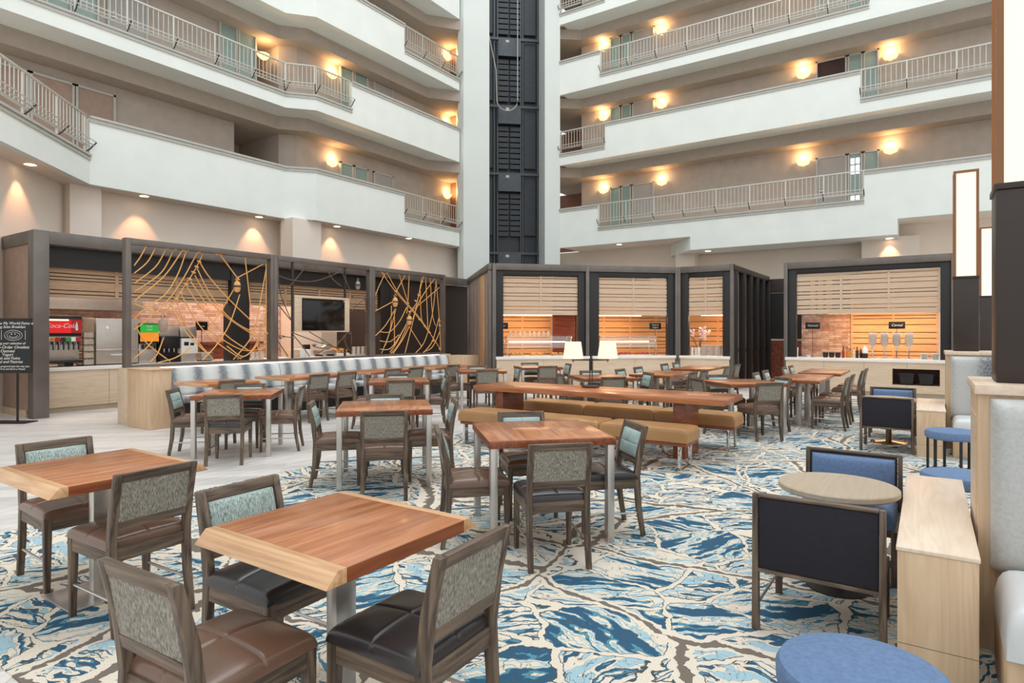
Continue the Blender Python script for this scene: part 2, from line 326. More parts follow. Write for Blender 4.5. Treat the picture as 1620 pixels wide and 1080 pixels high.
# ------------------------------------------------------------ mesh builder
class MB:
    def __init__(s): s.v = []; s.f = []; s.m = []; s.M = Matrix.Identity(4); s.mi = 0
    def add(s, vs, fs):
        b = len(s.v)
        s.v += [tuple(s.M @ Vector(p)) for p in vs]
        s.f += [tuple(b + i for i in f) for f in fs]; s.m += [s.mi] * len(fs)
        return s
    def box(s, x0, x1, y0, y1, z0, z1):
        vs = [(x0, y0, z0), (x1, y0, z0), (x1, y1, z0), (x0, y1, z0), (x0, y0, z1), (x1, y0, z1), (x1, y1, z1), (x0, y1, z1)]
        return s.add(vs, [(0, 3, 2, 1), (4, 5, 6, 7), (0, 1, 5, 4), (1, 2, 6, 5), (2, 3, 7, 6), (3, 0, 4, 7)])
    def hexa(s, bot, top):
        return s.add(list(bot) + list(top), [(0, 3, 2, 1), (4, 5, 6, 7), (0, 1, 5, 4), (1, 2, 6, 5), (2, 3, 7, 6), (3, 0, 4, 7)])
    def prism(s, poly, z0, z1):
        n = len(poly); vs = [(p[0], p[1], z0) for p in poly] + [(p[0], p[1], z1) for p in poly]
        fs = [tuple(range(n - 1, -1, -1)), tuple(range(n, 2 * n))] + [(i, (i + 1) % n, n + (i + 1) % n, n + i) for i in range(n)]
        return s.add(vs, fs)
    def tube(s, pts, r, n=8, r2=None):
        pts = [Vector(p) for p in pts]; k = len(pts); rings = []; vs = []
        for i, p in enumerate(pts):
            d = (pts[min(i + 1, k - 1)] - pts[max(i - 1, 0)]).normalized()
            a = d.cross(Vector((0, 0, 1)))
            if a.length < 0.05: a = d.cross(Vector((1, 0, 0)))
            a.normalize(); bb = d.cross(a).normalized()
            rr = r if r2 is None else r + (r2 - r) * i / (k - 1)
            for j in range(n):
                an = 2 * PI * j / n; vs.append(tuple(p + a * math.cos(an) * rr + bb * math.sin(an) * rr))
        fs = [(i * n + j, i * n + (j + 1) % n, (i + 1) * n + (j + 1) % n, (i + 1) * n + j) for i in range(k - 1) for j in range(n)]
        fs += [tuple(range(n - 1, -1, -1)), tuple((k - 1) * n + j for j in range(n))]
        return s.add(vs, fs)
    def lathe(s, prof, n=24, cx=0, cy=0, a0=0.0, a1=2 * PI):
        full = abs(a1 - a0 - 2 * PI) < 1e-6; vs = []; m = n if full else n + 1
        for (r, z) in prof:
            for j in range(m):
                an = a0 + (a1 - a0) * j / n; vs.append((cx + r * math.cos(an), cy + r * math.sin(an), z))
        fs = []
        for i in range(len(prof) - 1):
            for j in range(n):
                j2 = (j + 1) % m if full else j + 1
                fs.append((i * m + j, i * m + j2, (i + 1) * m + j2, (i + 1) * m + j))
        if full and abs(prof[0][1] - prof[-1][1]) > 1e-6:
            fs.append(tuple(range(n - 1, -1, -1))); fs.append(tuple((len(prof) - 1) * m + j for j in range(n)))
        return s.add(vs, fs)
    def cyl(s, cx, cy, z0, z1, r, n=20): return s.lathe([(r, z0), (r, z1)], n, cx, cy)
    def sphere(s, c, r, n=10):
        prof = [(max(1e-4, r * math.sin(PI * i / n)), c[2] - r * math.cos(PI * i / n)) for i in range(n + 1)]
        return s.lathe(prof, n + 4, c[0], c[1])
    def cushion(s, w, d, h, bulge=0.02, seam=0.0, sx=(), sy=(), n=22, button=0.0, e=8, rp=0.35):
        # a padded slab, base at z=0, centred on x,y; seams run across
        t = sorted(set([round(math.sin(PI / 2 * (2 * i / n - 1)), 4) for i in range(n + 1)] + ([-.06, -.035, -.018, 0.0, .018, .035, .06] if seam else []))); n = len(t) - 1; vs = []
        for j in range(n + 1):
            for i in range(n + 1):
                x, y = t[i], t[j]
                ed = ((1 - abs(x) ** e) * (1 - abs(y) ** e)) ** rp if abs(x) < 1 and abs(y) < 1 else 0
                z = h * ed + bulge * (1 - x * x) * (1 - y * y)
                for q in sx: z -= seam * math.exp(-((x - q) / 0.028) ** 2) * ed
                for q in sy: z -= seam * math.exp(-((y - q) / 0.028) ** 2) * ed
                if button: z -= button * math.exp(-(x * x + y * y) / 0.03)
                vs.append((x * w / 2, y * d / 2, z))
        m = n + 1; fs = [(j * m + i, j * m + i + 1, (j + 1) * m + i + 1, (j + 1) * m + i) for j in range(n) for i in range(n)]
        fs.append(tuple([i for i in range(m)][::-1] + [j * m for j in range(1, m)] + [n * m + i for i in range(1, m)] + [j * m + n for j in range(n - 1, 0, -1)]))
        return s.add(vs, fs)
    def mesh(s, name, mats, bevel=0.0, smooth=True, seg=2):
        me = bpy.data.meshes.new(name); me.from_pydata(s.v, [], s.f)
        for m in (mats if isinstance(mats, (list, tuple)) else [mats]): me.materials.append(M[m])
        if any(s.m): me.polygons.foreach_set('material_index', s.m)
        bm = bmesh.new(); bm.from_mesh(me)
        if bevel:
            bm.normal_update()
            ed = [x for x in bm.edges if len(x.link_faces) == 2 and x.calc_face_angle(0) > 0.6 and x.calc_length() > bevel * 1.2]
            if ed: bmesh.ops.bevel(bm, geom=ed, offset=bevel, segments=seg, affect='EDGES', profile=0.5, clamp_overlap=True)
        bmesh.ops.recalc_face_normals(bm, faces=bm.faces)
        bm.to_mesh(me); bm.free()
        if smooth:
            me.polygons.foreach_set('use_smooth', [True] * len(me.polygons))
            me.set_sharp_from_angle(angle=math.radians(35))
        me.update(); return me

def link(name, data, parent=None, loc=(0, 0, 0), rot=(0, 0, 0)):
    o = bpy.data.objects.new(name, data); COL.objects.link(o); o.location = loc; o.rotation_euler = rot
    if parent is not None: o.parent = parent
    return o
def part(name, mb, mats, parent, bevel=0.0, loc=(0, 0, 0), rot=(0, 0, 0), label=None, kind=None, seg=2):
    o = link(name, mb.mesh(name, mats, bevel, seg=seg), parent, loc, rot)
    if label: o['label'] = label
    if kind: o['kind'] = kind
    return o
def thing(name, label, cat, loc=(0, 0, 0), rz=0.0, group=None):
    o = link(name, None, None, loc, (0, 0, rz)); o['label'] = label; o['category'] = cat
    if group: o['group'] = group
    return o
def solo(name, mb, mats, label, cat, loc=(0, 0, 0), rz=0.0, group=None, bevel=0.0):
    o = link(name, mb.mesh(name, mats, bevel), None, loc, (0, 0, rz)); o['label'] = label; o['category'] = cat
    if group: o['group'] = group
    return o
def struct(name, mb, mats, bevel=0.0, loc=(0, 0, 0), rz=0.0):
    o = link(name, mb.mesh(name, mats, bevel), None, loc, (0, 0, rz)); o['kind'] = 'structure'; return o
def kids(o): return [c for c in bpy.data.objects if c.parent is o]
def copy_thing(t, loc, rz, label, group=None, k=None):
    r = t.copy(); COL.objects.link(r); r.location = loc; r.rotation_euler = (0, 0, rz); r['label'] = label
    if group: r['group'] = group
    def rec(src, dst):
        for ch in kids(src):
            c = ch.copy(); COL.objects.link(c); c.parent = dst; rec(ch, c)
    rec(t, r); return r
def text(body, size, mat, parent, loc, rot, align='CENTER', name='lettering', ext=0.001, shear=0.0, sp=1.0):
    c = bpy.data.curves.new(name, 'FONT'); c.body = body; c.size = size; c.align_x = align; c.align_y = 'CENTER'; c.extrude = ext; c.shear = shear; c.space_line = sp
    tmp = bpy.data.objects.new('tmp_text', c); me = bpy.data.meshes.new_from_object(tmp); bpy.data.objects.remove(tmp)
    me.materials.clear(); me.materials.append(M[mat]); o = link(name, me, parent, loc, rot); return o

def offset_path(path, d):
    pts = [Vector((p[0], p[1])) for p in path]; out = []
    for i, p in enumerate(pts):
        ns = []
        if i > 0: e = (p - pts[i - 1]).normalized(); ns.append(Vector((-e.y, e.x)))
        if i < len(pts) - 1: e = (pts[i + 1] - p).normalized(); ns.append(Vector((-e.y, e.x)))
        n = sum(ns, Vector((0, 0))).normalized(); k = d / max(0.3, n.dot(ns[0])); out.append(p + n * k)
    return out
def ribbon(mb, path, d0, d1, z0, z1):
    a = offset_path(path, d0); b = offset_path(path, d1)
    for i in range(len(path) - 1):
        q = [(a[i].x, a[i].y), (a[i + 1].x, a[i + 1].y), (b[i + 1].x, b[i + 1].y), (b[i].x, b[i].y)]
        mb.hexa([p + (z0,) for p in q], [p + (z1,) for p in q])
    return mb

# ============================================================ SETTING
# floor: pale planks, carpet laid inside x 1.02..14.5, y < 5.78
struct('floor', MB().box(-8, 26, -12, 22, -0.12, 0.0), 'pale_plank_floor')
struct('floor_carpet', MB().box(1.02, 14.6, -8, 5.78, 0.0, 0.008), 'leaf_carpet')

ZB = {1: 4.80, 2: 8.02, 3: 10.76, 4: 13.50, 5: 16.24}           # underside of each balcony band
ZC = {1: 5.46, 2: 8.47, 3: 11.20, 4: 13.95, 5: 16.69}           # curb below the railings
ZT = {1: 6.32, 2: 9.33, 3: 12.08, 4: 14.83, 5: 17.57}           # parapet cap
A0 = (6.10, 15.42); A1 = (11.14, 15.42); B0 = (11.78, 14.87); B1 = (18.45, 14.87)
CX = (1.10, 10.42); AX = (-3.0, 15.42)
XR = 21.0
def yr(px): return on_x(px, 525, XR).y
def xl(px, y=14.87): return on_y(px, 525, y).x
T_N = [0]
def parapet(path, n, solid):
    # solid: full height parapet with moulded cap; else low curb under a railing
    T_N[0] += 1
    mb = MB(); top = ZT[n] if solid else ZC[n]
    ribbon(mb, path, 0, 0.16, ZB[n], top - 0.05)
    mb.mi = 1
    ribbon(mb, path, -0.05, 0.20, top - 0.05, top)
    ribbon(mb, path, -0.025, 0.01, top - 0.13, top - 0.085)
    o = struct('trim_%d' % T_N[0], mb, ['white_plaster', 'grey_trim'], 0.0)
    return o
RAILS = []
def railing(P, Q, n, label, rack=True):
    P = Vector(P); Q = Vector(Q); d = Q - P; Ln = d.length; ang = math.atan2(d.y, d.x)
    t = thing('balcony_railing', label, 'railing', (P.x, P.y, ZC[n]), ang, 'white metal balcony railings')
    H = ZT[n] - ZC[n] + 0.03
    nb = max(1, round(Ln / 1.12)); st = Ln / nb; yy = 0.09
    part('top_rail', MB().box(0, Ln, yy - 0.022, yy + 0.022, H - 0.035, H), 'rail_paint', t)
    part('bottom_rail', MB().box(0, Ln, yy - 0.015, yy + 0.015, 0.19, 0.215), 'rail_paint', t)
    for i in range(nb + 1):
        x = min(max(i * st, 0.02), Ln - 0.02)
        part('post', MB().box(x - 0.02, x + 0.02, yy - 0.02, yy + 0.02, 0, H - 0.03), 'rail_paint', t)
    for i in range(nb):
        mb = MB(); k = max(2, round(st / 0.125))
        for j in range(1, k):
            x = i * st + st * j / k; mb.box(x - 0.008, x + 0.008, yy - 0.008, yy + 0.008, 0.2, H - 0.03)
        part('baluster_panel', mb, 'rail_paint', t)
    if rack:
        mb = MB()
        for (y, z) in ((-0.14, 0.27), (-0.09, 0.20), (-0.02, 0.17)): mb.box(0.03, Ln - 0.03, y - 0.009, y + 0.009, z - 0.009, z + 0.009)
        part('planter_rack', mb, 'rail_paint', t)
        for i in range(nb + 1):
            x = i * st; m2 = MB(); m2.tube([(x, yy, 0.05), (x, 0.0, 0.12), (x, -0.14, 0.27)], 0.014, 6)
            part('rack_bracket', m2, 'iron', t)
# ---- left hand balconies
lv = {1: 'lowest', 2: 'second', 3: 'third', 4: 'fourth', 5: 'top'}
parapet([CX, A0], 1, False)
parapet([A0, A1, B0, (xl(640), 14.87)], 1, True); parapet([(xl(640), 14.87), B1], 1, False)
railing(CX, A0, 1, 'railing on the angled end of the lowest left balcony, above the kitchen corner post')
railing((xl(640), 14.87), B1, 1, 'short railing on the lowest left balcony beside the lift tower')
parapet([AX, A1, B0, (xl(557), 14.87)], 2, False); parapet([(xl(557), 14.87), B1], 2, True)
OP = offset_path([AX, A1, B0, (xl(557), 14.87)], 0.09)
def seg(i, lab):
    P, Q = OP[i], OP[i + 1]; e = (Q - P).normalized(); n_ = Vector((-e.y, e.x)) * 0.09; P = P - n_; Q = Q - n_
    if i == 0: P = Vector((0.5, 15.42))
    railing(P, Q, 2, lab)
seg(0, 'long railing on the second left balcony before the bend')
seg(1, 'short angled railing piece at the bend of the second left balcony')
seg(2, 'railing on the second left balcony just past the bend')
parapet([AX, A1, B0, (xl(640), 14.87)], 3, True); parapet([(xl(640), 14.87), B1], 3, False)
railing((xl(640), 14.87), B1, 3, 'short railing on the third left balcony beside the lift tower')
for n in (4, 5): parapet([AX, A1, B0, B1], n, True)
# ---- right hand balconies (path runs from the tower towards the camera side)
def pr_(a, b, n, solid): parapet([(XR, a), (XR, b)], n, solid)
yT = yr(885)
pr_(yT, yr(946), 1, True); pr_(yr(946), yr(1367), 1, False); pr_(yr(1367), -6, 1, True)
railing((XR, yr(946)), (XR, yr(1367)), 1, 'long railing on the lowest right balcony above the buffet kiosks')
pr_(yT, yr(957), 2, False); pr_(yr(957), yr(1361), 2, True); pr_(yr(1361), -6, 2, False)
railing((XR, yT), (XR, yr(957)), 2, 'short railing on the second right balcony beside the lift tower')
railing((XR, yr(1361)), (XR, -3.0), 2, 'railing on the second right balcony next to the big lit pillar')
pr_(yT, yr(949), 3, True); pr_(yr(949), yr(1375), 3, False); pr_(yr(1375), -6, 3, True)
railing((XR, yr(949)), (XR, yr(1375)), 3, 'long railing on the third right balcony')
pr_(yT, yr(957), 4, False); pr_(yr(957), -6, 4, True)
railing((XR, yT), (XR, yr(957)), 4, 'short railing on the fourth right balcony, cut by the top of the picture')
pr_(yT, -6, 5, True)
# drop of the lowest right band
struct('trim_drop', MB().prism([(XR, yr(1092)), (XR, yr(1420)), (XR + 1.4, yr(1420)), (XR + 1.4, yr(1092) + 1.2)], 4.34, 4.80), 'white_plaster')
# ---- slabs, soffits and ceilings
LP2 = [AX, A1, B0, B1, (19.1, 14.87)]; LP1 = [CX, A0, A1, B0, B1, (19.1, 14.87)]
mb = MB(); ribbon(mb, LP1, 0.16, 4.0, 4.80, 5.1); struct('ceiling_left_ground', mb, 'warm_plaster')
for n in (2, 3, 4, 5):
    mb = MB(); ribbon(mb, LP2, 0.16, 4.2, ZB[n], ZB[n] + 0.3)
    bp = [AX, A1, B0, (17.45 - 0.6, 14.87), (18.9, 13.9)]
    struct('ceiling_left_%d' % n, mb, 'white_plaster')
    mb = MB(); ribbon(mb, [AX, A1, B0, (17.0, 14.87)], 0.8, 4.0, ZB[n] - 0.39, ZB[n] - 0.001)
    mb.prism([(17.001, 15.67), (17.5, 15.67), (18.5, 14.9), (20.5, 16.5), (17.001, 19)], ZB[n] - 0.39, ZB[n] - 0.001)
    struct('ceiling_left_beam_%d' % n, mb, 'corridor_ceiling')
mb = MB().box(XR + 0.16, 26, -6, yT - 0.1, 4.80, 5.1); struct('ceiling_right_ground', mb, 'warm_plaster')
for n in (2, 3, 4, 5):
    struct('ceiling_right_%d' % n, MB().box(XR + 0.16, 26, -6, yT - 0.1, ZB[n], ZB[n] + 0.3), 'white_plaster')
    mb = MB().box(XR + 0.8, 25, -6, 11.4, ZB[n] - 0.39, ZB[n] - 0.001)
    mb.prism([(XR + 0.8, 11.401), (25, 11.401), (25, 13.4), (22.9, 13.4), (XR + 0.25, 12.1)], ZB[n] - 0.39, ZB[n] - 0.001)
    struct('ceiling_right_beam_%d' % n, mb, 'corridor_ceiling')
# ---- corridor walls
YA = 16.82; YB = 16.27; XW = 22.4
for n in (1, 2, 3, 4):
    z0 = ZB[n] + 0.3; z1 = ZB[n + 1] - 0.39
    mb = MB().box(-3, 10.4, YA, YA + 0.15, z0, z1)
    mb.box(10.25, 10.399, YA + .151, YA + 2, z0 + .001, z1 - .001); mb.box(10.40, 12.6, YA + 1.9, YA + 2.05, z0, z1)
    mb.prism([(11.75, YB + 0.35), (12.15, YB), (12.25, YB + 0.1), (11.9, YB + 0.45), (11.9, YA + 1.9), (11.75, YA + 1.9)], z0, z1)
    mb.box(12.15, 19.7, YB, YB + 0.15, z0, z1)
    struct('wall_left_%d' % n, mb, 'taupe_plaster')
    struct('wall_lobby_left_%d' % n, MB().box(19.6, 19.75, 14.4, YB + 0.2, z0, z1), 'lobby_brown')
    struct('wall_right_%d' % n, MB().box(XW, XW + 0.15, -6, 11.69, z0, z1), 'taupe_plaster')
    struct('wall_lobby_right_%d' % n, MB().box(XW + 1.8, XW + 1.95, 11, 16, z0, z1).box(XW + .151, XW + 1.79, 11.55, 11.68, z0, z1), 'lobby_brown')
# ---- ground walls under the balconies
mb = MB(); ribbon(mb, LP1, 0.62, 0.80, 0, 4.8)
mb.box(4.62 + 1.2, 6.45, 15.7, 16.1, 0, 4.8); mb.box(11.1, 12.1, 15.05, 15.6, 0, 4.8)
struct('wall_left', mb, 'warm_plaster')
mb = MB().box(XR + 1.45, XR + 1.6, -6, 14.5, 0, 4.8).box(XR + 0.9, XR + 1.5, 0.2, 1.7, 0, 4.4).box(XR + 0.9, XR + 1.5, 6.9, 7.6, 0, 4.8)
struct('wall_right', mb, 'warm_plaster')
# rear walls behind the viewer side, closing the right end
# ---- doors and side windows on the corridors
WN = [0]; DN = [0]
def pane_unit(P, w, h, z0, ang, glass='teal_glass', lit=False):
    WN[0] += 1
    o = link('window_%d' % WN[0], None, None, (P[0], P[1], z0), (0, 0, ang)); o['kind'] = 'structure'
    mb = MB().box(0, w, -0.05, 0.05, 0, 0.05).box(0, w, -0.05, 0.05, h - 0.05, h).box(0, 0.05, -0.05, 0.05, 0, h).box(w - 0.05, w, -0.05, 0.05, 0, h)
    part('window_frame', mb, 'grey_trim', o)
    part('glass', MB().box(0.05, w - 0.05, -0.012, 0.0, 0.05, h - 0.05), glass, o)
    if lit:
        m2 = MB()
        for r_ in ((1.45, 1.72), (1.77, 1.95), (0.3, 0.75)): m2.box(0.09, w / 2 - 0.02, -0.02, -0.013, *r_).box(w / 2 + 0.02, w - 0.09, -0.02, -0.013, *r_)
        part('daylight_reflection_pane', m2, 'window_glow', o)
def door_unit(P, w, h, z0, ang, opened=False):
    DN[0] += 1
    o = link('door_%d' % DN[0], None, None, (P[0], P[1], z0), (0, 0, ang)); o['kind'] = 'structure'
    mb = MB().box(0, w, -0.05, 0.05, h - 0.05, h).box(0, 0.05, -0.05, 0.05, 0, h).box(w - 0.05, w, -0.05, 0.05, 0, h)
    part('door_frame', mb, 'grey_trim', o)
    part('door_leaf', MB().box(0.05, w - 0.05, -0.025, 0.0, 0, h - 0.05), 'lobby_dark' if opened else 'door_paint', o)  # opened: a dark sheet fills the doorway, standing for the shade inside
    if not opened: part('door_handle', MB().box(0.1, 0.22, -0.07, -0.03, 1.0, 1.03).cyl(0.13, -0.05, 1.12, 1.16, 0.02, 10), 'stainless', o)
plain('door_paint', '#a5a19c', 0.5, var=0.03); plain('lobby_dark', '#3c2a26', 0.7, var=0.1)  # second material: shade inside the open doorway as a flat dark colour
def yw(px): return on_x(px, 525, XW - 0.02).y
for n in (1, 2, 3):
    z = ZB[n] + 0.3; h = 2.12 if n == 1 else 2.05
    a = -PI / 2; X = XW - 0.03
    for (p, q) in ((966, 982), (984, 999)): pane_unit((X, yw(p)), yw(p) - yw(q), h, z, a)
    door_unit((X, yw(1001)), yw(1001) - yw(1035), h, z, a)
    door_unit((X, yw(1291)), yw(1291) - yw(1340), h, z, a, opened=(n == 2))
    pane_unit((X, yw(1341)), yw(1341) - yw(1365), h, z, a, lit=(n == 1))
    pane_unit((X, yw(1366)), yw(1366) - yw(1391), h, z, a)
def xw(px, y=YB - 0.02): return on_y(px, 525, y).x
for n in (1, 2, 3):
    z = ZB[n] + 0.3; h = 2.1
    for (p, q) in ((537, 558), (559, 581)): pane_unit((xw(p), YB - 0.03), xw(q) - xw(p), h, z, 0)
    door_unit((xw(590), YB - 0.03), xw(621) - xw(590), h, z, 0)
for (p, q) in ((345, 374), (375, 404)): pane_unit((xw(p, YA), YA - 0.03), xw(q, YA) - xw(p, YA), 2.15, ZB[2] + 0.3, 0)
for (p, q) in ((70, 112), (114, 155)): pane_unit((xw(p, YA), YA - 0.03), xw(q, YA) - xw(p, YA), 2.15, ZB[2] + 0.3, 0)
door_unit((xw(168, YA), YA - 0.03), xw(232, YA) - xw(168, YA), 2.15, ZB[2] + 0.3, 0)
for (p, q) in ((-10, 45), (46, 116)): pane_unit((xw(p, YA), YA - 0.03), xw(q, YA) - xw(p, YA), 2.3, ZB[1] + 0.3, 0, 'sheer_curtain')
pane_unit((xw(118, YA), YA - 0.03), xw(181, YA) - xw(118, YA), 2.3, ZB[1] + 0.3, 0, 'sheer_curtain')

# ---- wall sconces
def sconce(loc, rz, label):
    t = thing('wall_sconce', label, 'wall lamp', loc, rz, 'glowing bowl sconces along the balconies')
    mb = MB(); k = 10; prof = [(max(0.002, 0.20 * math.sin(PI / 2 * i / k)), -0.17 * math.cos(PI / 2 * i / k)) for i in range(k + 1)] + [(0.185, 0.0)]
    mb.lathe(prof, 16, 0, 0, PI, 2 * PI)
    part('glass_bowl', mb, 'sconce_glow', t)
    part('back_plate', MB().box(-0.10, 0.10, -0.02, 0.0, -0.16, 0.03), 'brass', t)
    o = point_light('sconce_bulb', (0, -0.16, 0.10), 10, (1.0, 0.62, 0.28), 0.06); o.parent = t
nm = ['first', 'second', 'third', 'fourth']
for n in (1, 2, 3):
    z = {1: 7.20, 2: 10.10, 3: 12.86}[n]
    for i, px in enumerate((955, 1047, 1271, 1409)):
        sconce((XW - 0.01, yw(px), z), PI / 2 * 3, 'glowing sconce on the %s right balcony corridor, %s along from the lift tower' % (lv[n], nm[i]))
for n, z in ((1, 7.12), (2, 10.02), (3, 12.75)):
    sconce((xw(707), YB - 0.01, z), 0, 'glowing sconce in the %s left corridor, close beside the lift tower' % lv[n])
    sconce((xw(525), YB - 0.01, z), 0, 'glowing sconce in the %s left corridor, just past the bend' % lv[n])
sconce((xw(415, YA), YA - 0.01, 9.98), 0, 'glowing sconce in the second left corridor, before the bend beside teal windows')

# ---- recessed downlights with their warm pools
def downlight(loc, label, aim=(0, 0, 0), power=90):
    t = thing('ceiling_downlight', label, 'downlight', loc, 0, 'recessed downlights under the lowest balcony')
    part('trim_ring', MB().lathe([(0.10, -0.008), (0.125, -0.012), (0.13, 0.0), (0.10, 0.0), (0.10, -0.008)], 20), 'white_plaster', t)
    part('lens', MB().cyl(0, 0, -0.004, 0.0, 0.10), 'downlight_glow', t)
    o = spot_light('downlight_beam', (0, 0, -0.03), power, (1.0, 0.50, 0.26), 70, 0.6, aim); o.parent = t
def soff(px, py):
    d = _ray(px, py); t = (4.795 - EYE) / d[2]; return (d[0] * t, d[1] * t, 4.795)
for i, (p, lab) in enumerate([((48, 260), 'downlight above the kitchen corner post, leftmost of the row'), ((228, 310), 'downlight above the first rope screen bay post'), ((410, 343), 'downlight just before the bend of the lowest left balcony'),
                      ((533, 358), 'downlight just past the bend of the lowest left balcony'), ((647, 377), 'downlight under the lowest left balcony nearest the lift tower')]):
    v = soff(*p); downlight(v, lab, (math.radians(10), 0, 0), 42)
for i, (p, lab) in enumerate([((978, 386), 'downlight under the lowest right balcony nearest the lift tower'), ((1120, 397), 'downlight in the dropped soffit, above the central kiosk corner'), ((1407, 377), 'downlight in the dropped soffit above the cereal kiosk')]):
    d = _ray(*p); zz = 4.795 if i == 0 else 4.335; t = (zz - EYE) / d[2]
    downlight((max(d[0] * t, XR + 0.35), d[1] * t, zz), lab, (0, math.radians(-10), 0), 30)

# ---- lift tower standing across the corner
TD = Vector((21.05 - 18.40, 11.95 - 14.90)); TW = TD.length; tang = math.atan2(TD.y, TD.x)
tw = link('wall_tower', None, None, (18.40 - 0.05, 14.90 - 0.05, 0), (0, 0, tang)); tw['kind'] = 'structure'
part('left_pier', MB().prism([(0.20, 0.0), (1.19, 0.0), (1.19, 2.6), (0.0, 2.6), (0.0, 0.25)], 0, 19), 'tower_white', tw)
part('right_pier', MB().box(3.36, TW, 0.0, 2.6, 0, 19), 'tower_white', tw)
part('shaft_back', MB().box(1.19, 3.36, 1.5, 1.6, 0, 19), 'shaft_dark', tw)
ls = thing('lift_rail_assembly', 'dark ribbed steel guide structure running up inside the lift shaft', 'lift shaft', tw.location, tang)
mb = MB()
for x in (1.52, 1.66, 2.62, 2.70, 3.30): mb.box(x - 0.025, x + 0.025, 1.30, 1.42, 0, 18.9)
part('guide_rail', mb, 'shaft_mid', ls)
for i in range(1, 7):
    z = ZB.get(i, 18.9) - 0.05 if i < 6 else 18.6
    part('cross_beam', MB().box(1.2, 3.35, 1.24, 1.32, z - 0.08, z + 0.02).box(1.68, 2.60, 1.18, 1.30, z - 0.75, z - 0.05), 'shaft_mid', ls)
    mb = MB()
    for k in range(8):
        zz = z - 1.0 - k * 0.22
        mb.box(1.70, 2.12, 1.34, 1.40, zz, zz + 0.17).box(2.18, 2.60, 1.34, 1.40, zz, zz + 0.17)
    part('door_panel', mb, 'shaft_dark', ls)
    part('side_panel', MB().box(2.76, 3.24, 1.38, 1.44, z - 2.5, z - 0.15).box(1.24, 1.46, 1.38, 1.44, z - 2.5, z - 0.15), 'shaft_dark', ls)
    part('junction_box', MB().box(1.98, 2.12, 1.18, 1.24, z - 0.20, z - 0.10).box(1.99, 2.01, 1.20, 1.22, z - 0.66, z - 0.2).box(1.93, 1.99, 1.19, 1.23, z - 0.62, z - 0.56), 'white_china', ls)
mb = MB(); pts = [(2.42, 0.9, 18.9), (2.42, 0.9, 12.0)] + [(2.42 - 0.42 * (1 - math.cos(a)), 0.9, 10.6 - 0.42 * math.sin(a) + 0.2) for a in [PI * i / 10 for i in range(11)]] + [(1.55, 0.9, 12.0), (1.3, 1.2, 13.5)]
solo('travelling_cable', MB().tube([Vector(p) for p in pts], 0.018, 6), 'grey_trim', 'grey cable hanging in a loop inside the lift shaft', 'cable', tw.location, tang)

# ============================================================ FURNITURE
CACHE = {}
def cached(key, fn, mats, bevel=0.0, seg=2):
    k = (key, str(mats))
    if k not in CACHE: CACHE[k] = fn().mesh(key, mats, bevel, seg=seg)
    return CACHE[k]
def cpart(name, key, fn, mats, parent, bevel=0.0, loc=(0, 0, 0), rot=(0, 0, 0), seg=2):
    return link(name, cached(key, fn, mats, bevel, seg), parent, loc, rot)

LEAN = math.radians(-13)
def bar(mb, p, q, w, d, w2=None, d2=None):
    # square-section leg from p (bottom) to q (top)
    w2 = w2 or w; d2 = d2 or d
    mb.hexa([(p[0] - w / 2, p[1] - d / 2, p[2]), (p[0] + w / 2, p[1] - d / 2, p[2]), (p[0] + w / 2, p[1] + d / 2, p[2]), (p[0] - w / 2, p[1] + d / 2, p[2])],
            [(q[0] - w2 / 2, q[1] - d2 / 2, q[2]), (q[0] + w2 / 2, q[1] - d2 / 2, q[2]), (q[0] + w2 / 2, q[1] + d2 / 2, q[2]), (q[0] - w2 / 2, q[1] + d2 / 2, q[2])])
    return mb
def rear_leg(s):
    mb = MB(); x = s * 0.19
    lv_ = [(-0.262, 0.0, .032), (-0.225, 0.22, .040), (-0.212, 0.44, .046), (-0.235, 0.62, .044), (-0.282, 0.81, .034)]
    vs = []
    for (y, z, d) in lv_: vs += [(x - .018, y - d / 2, z), (x + .018, y - d / 2, z), (x + .018, y + d / 2, z), (x - .018, y + d / 2, z)]
    n = len(lv_); fs = [(0, 3, 2, 1), tuple((n - 1) * 4 + k for k in range(4))]
    for i in range(n - 1):
        for k in range(4): fs.append((i * 4 + k, i * 4 + (k + 1) % 4, (i + 1) * 4 + (k + 1) % 4, (i + 1) * 4 + k))
    return mb.add(vs, fs)
def back_y(z): return -0.212 - (z - 0.44) * 0.19 if z < 0.62 else -0.235 - (z - 0.62) * 0.247
def slant(x0, x1, z0, z1, th, off=0.0):
    mb = MB(); a, b = back_y(z0) + off, back_y(z1) + off
    return mb.hexa([(x0, a - th / 2, z0), (x1, a - th / 2, z0), (x1, a + th / 2, z0), (x0, a + th / 2, z0)], [(x0, b - th / 2, z1), (x1, b - th / 2, z1), (x1, b + th / 2, z1), (x0, b + th / 2, z1)])
def apron_mb():
    mb = MB().box(-.175, .175, .178, .206, .355, .425).box(-.175, .175, -.225, -.20, .36, .43); mb.mi = 1
    return mb.box(-.204, -.178, -.20, .18, .355, .425).box(.178, .204, -.20, .18, .355, .425)
def pad_mb(): return MB().cushion(0.335, 0.20, 0.022, 0.016, 0.007, (0,), (0,), 18, 0.012, 6)
def pad_flat(): return MB().cushion(0.335, 0.20, 0.022, 0.014, 0, (), (), 14, 0, 6)
def seat_mb(): return MB().cushion(0.425, 0.43, 0.055, 0.020, 0.007, (0,), (0,), 26, 0, 12, .3)
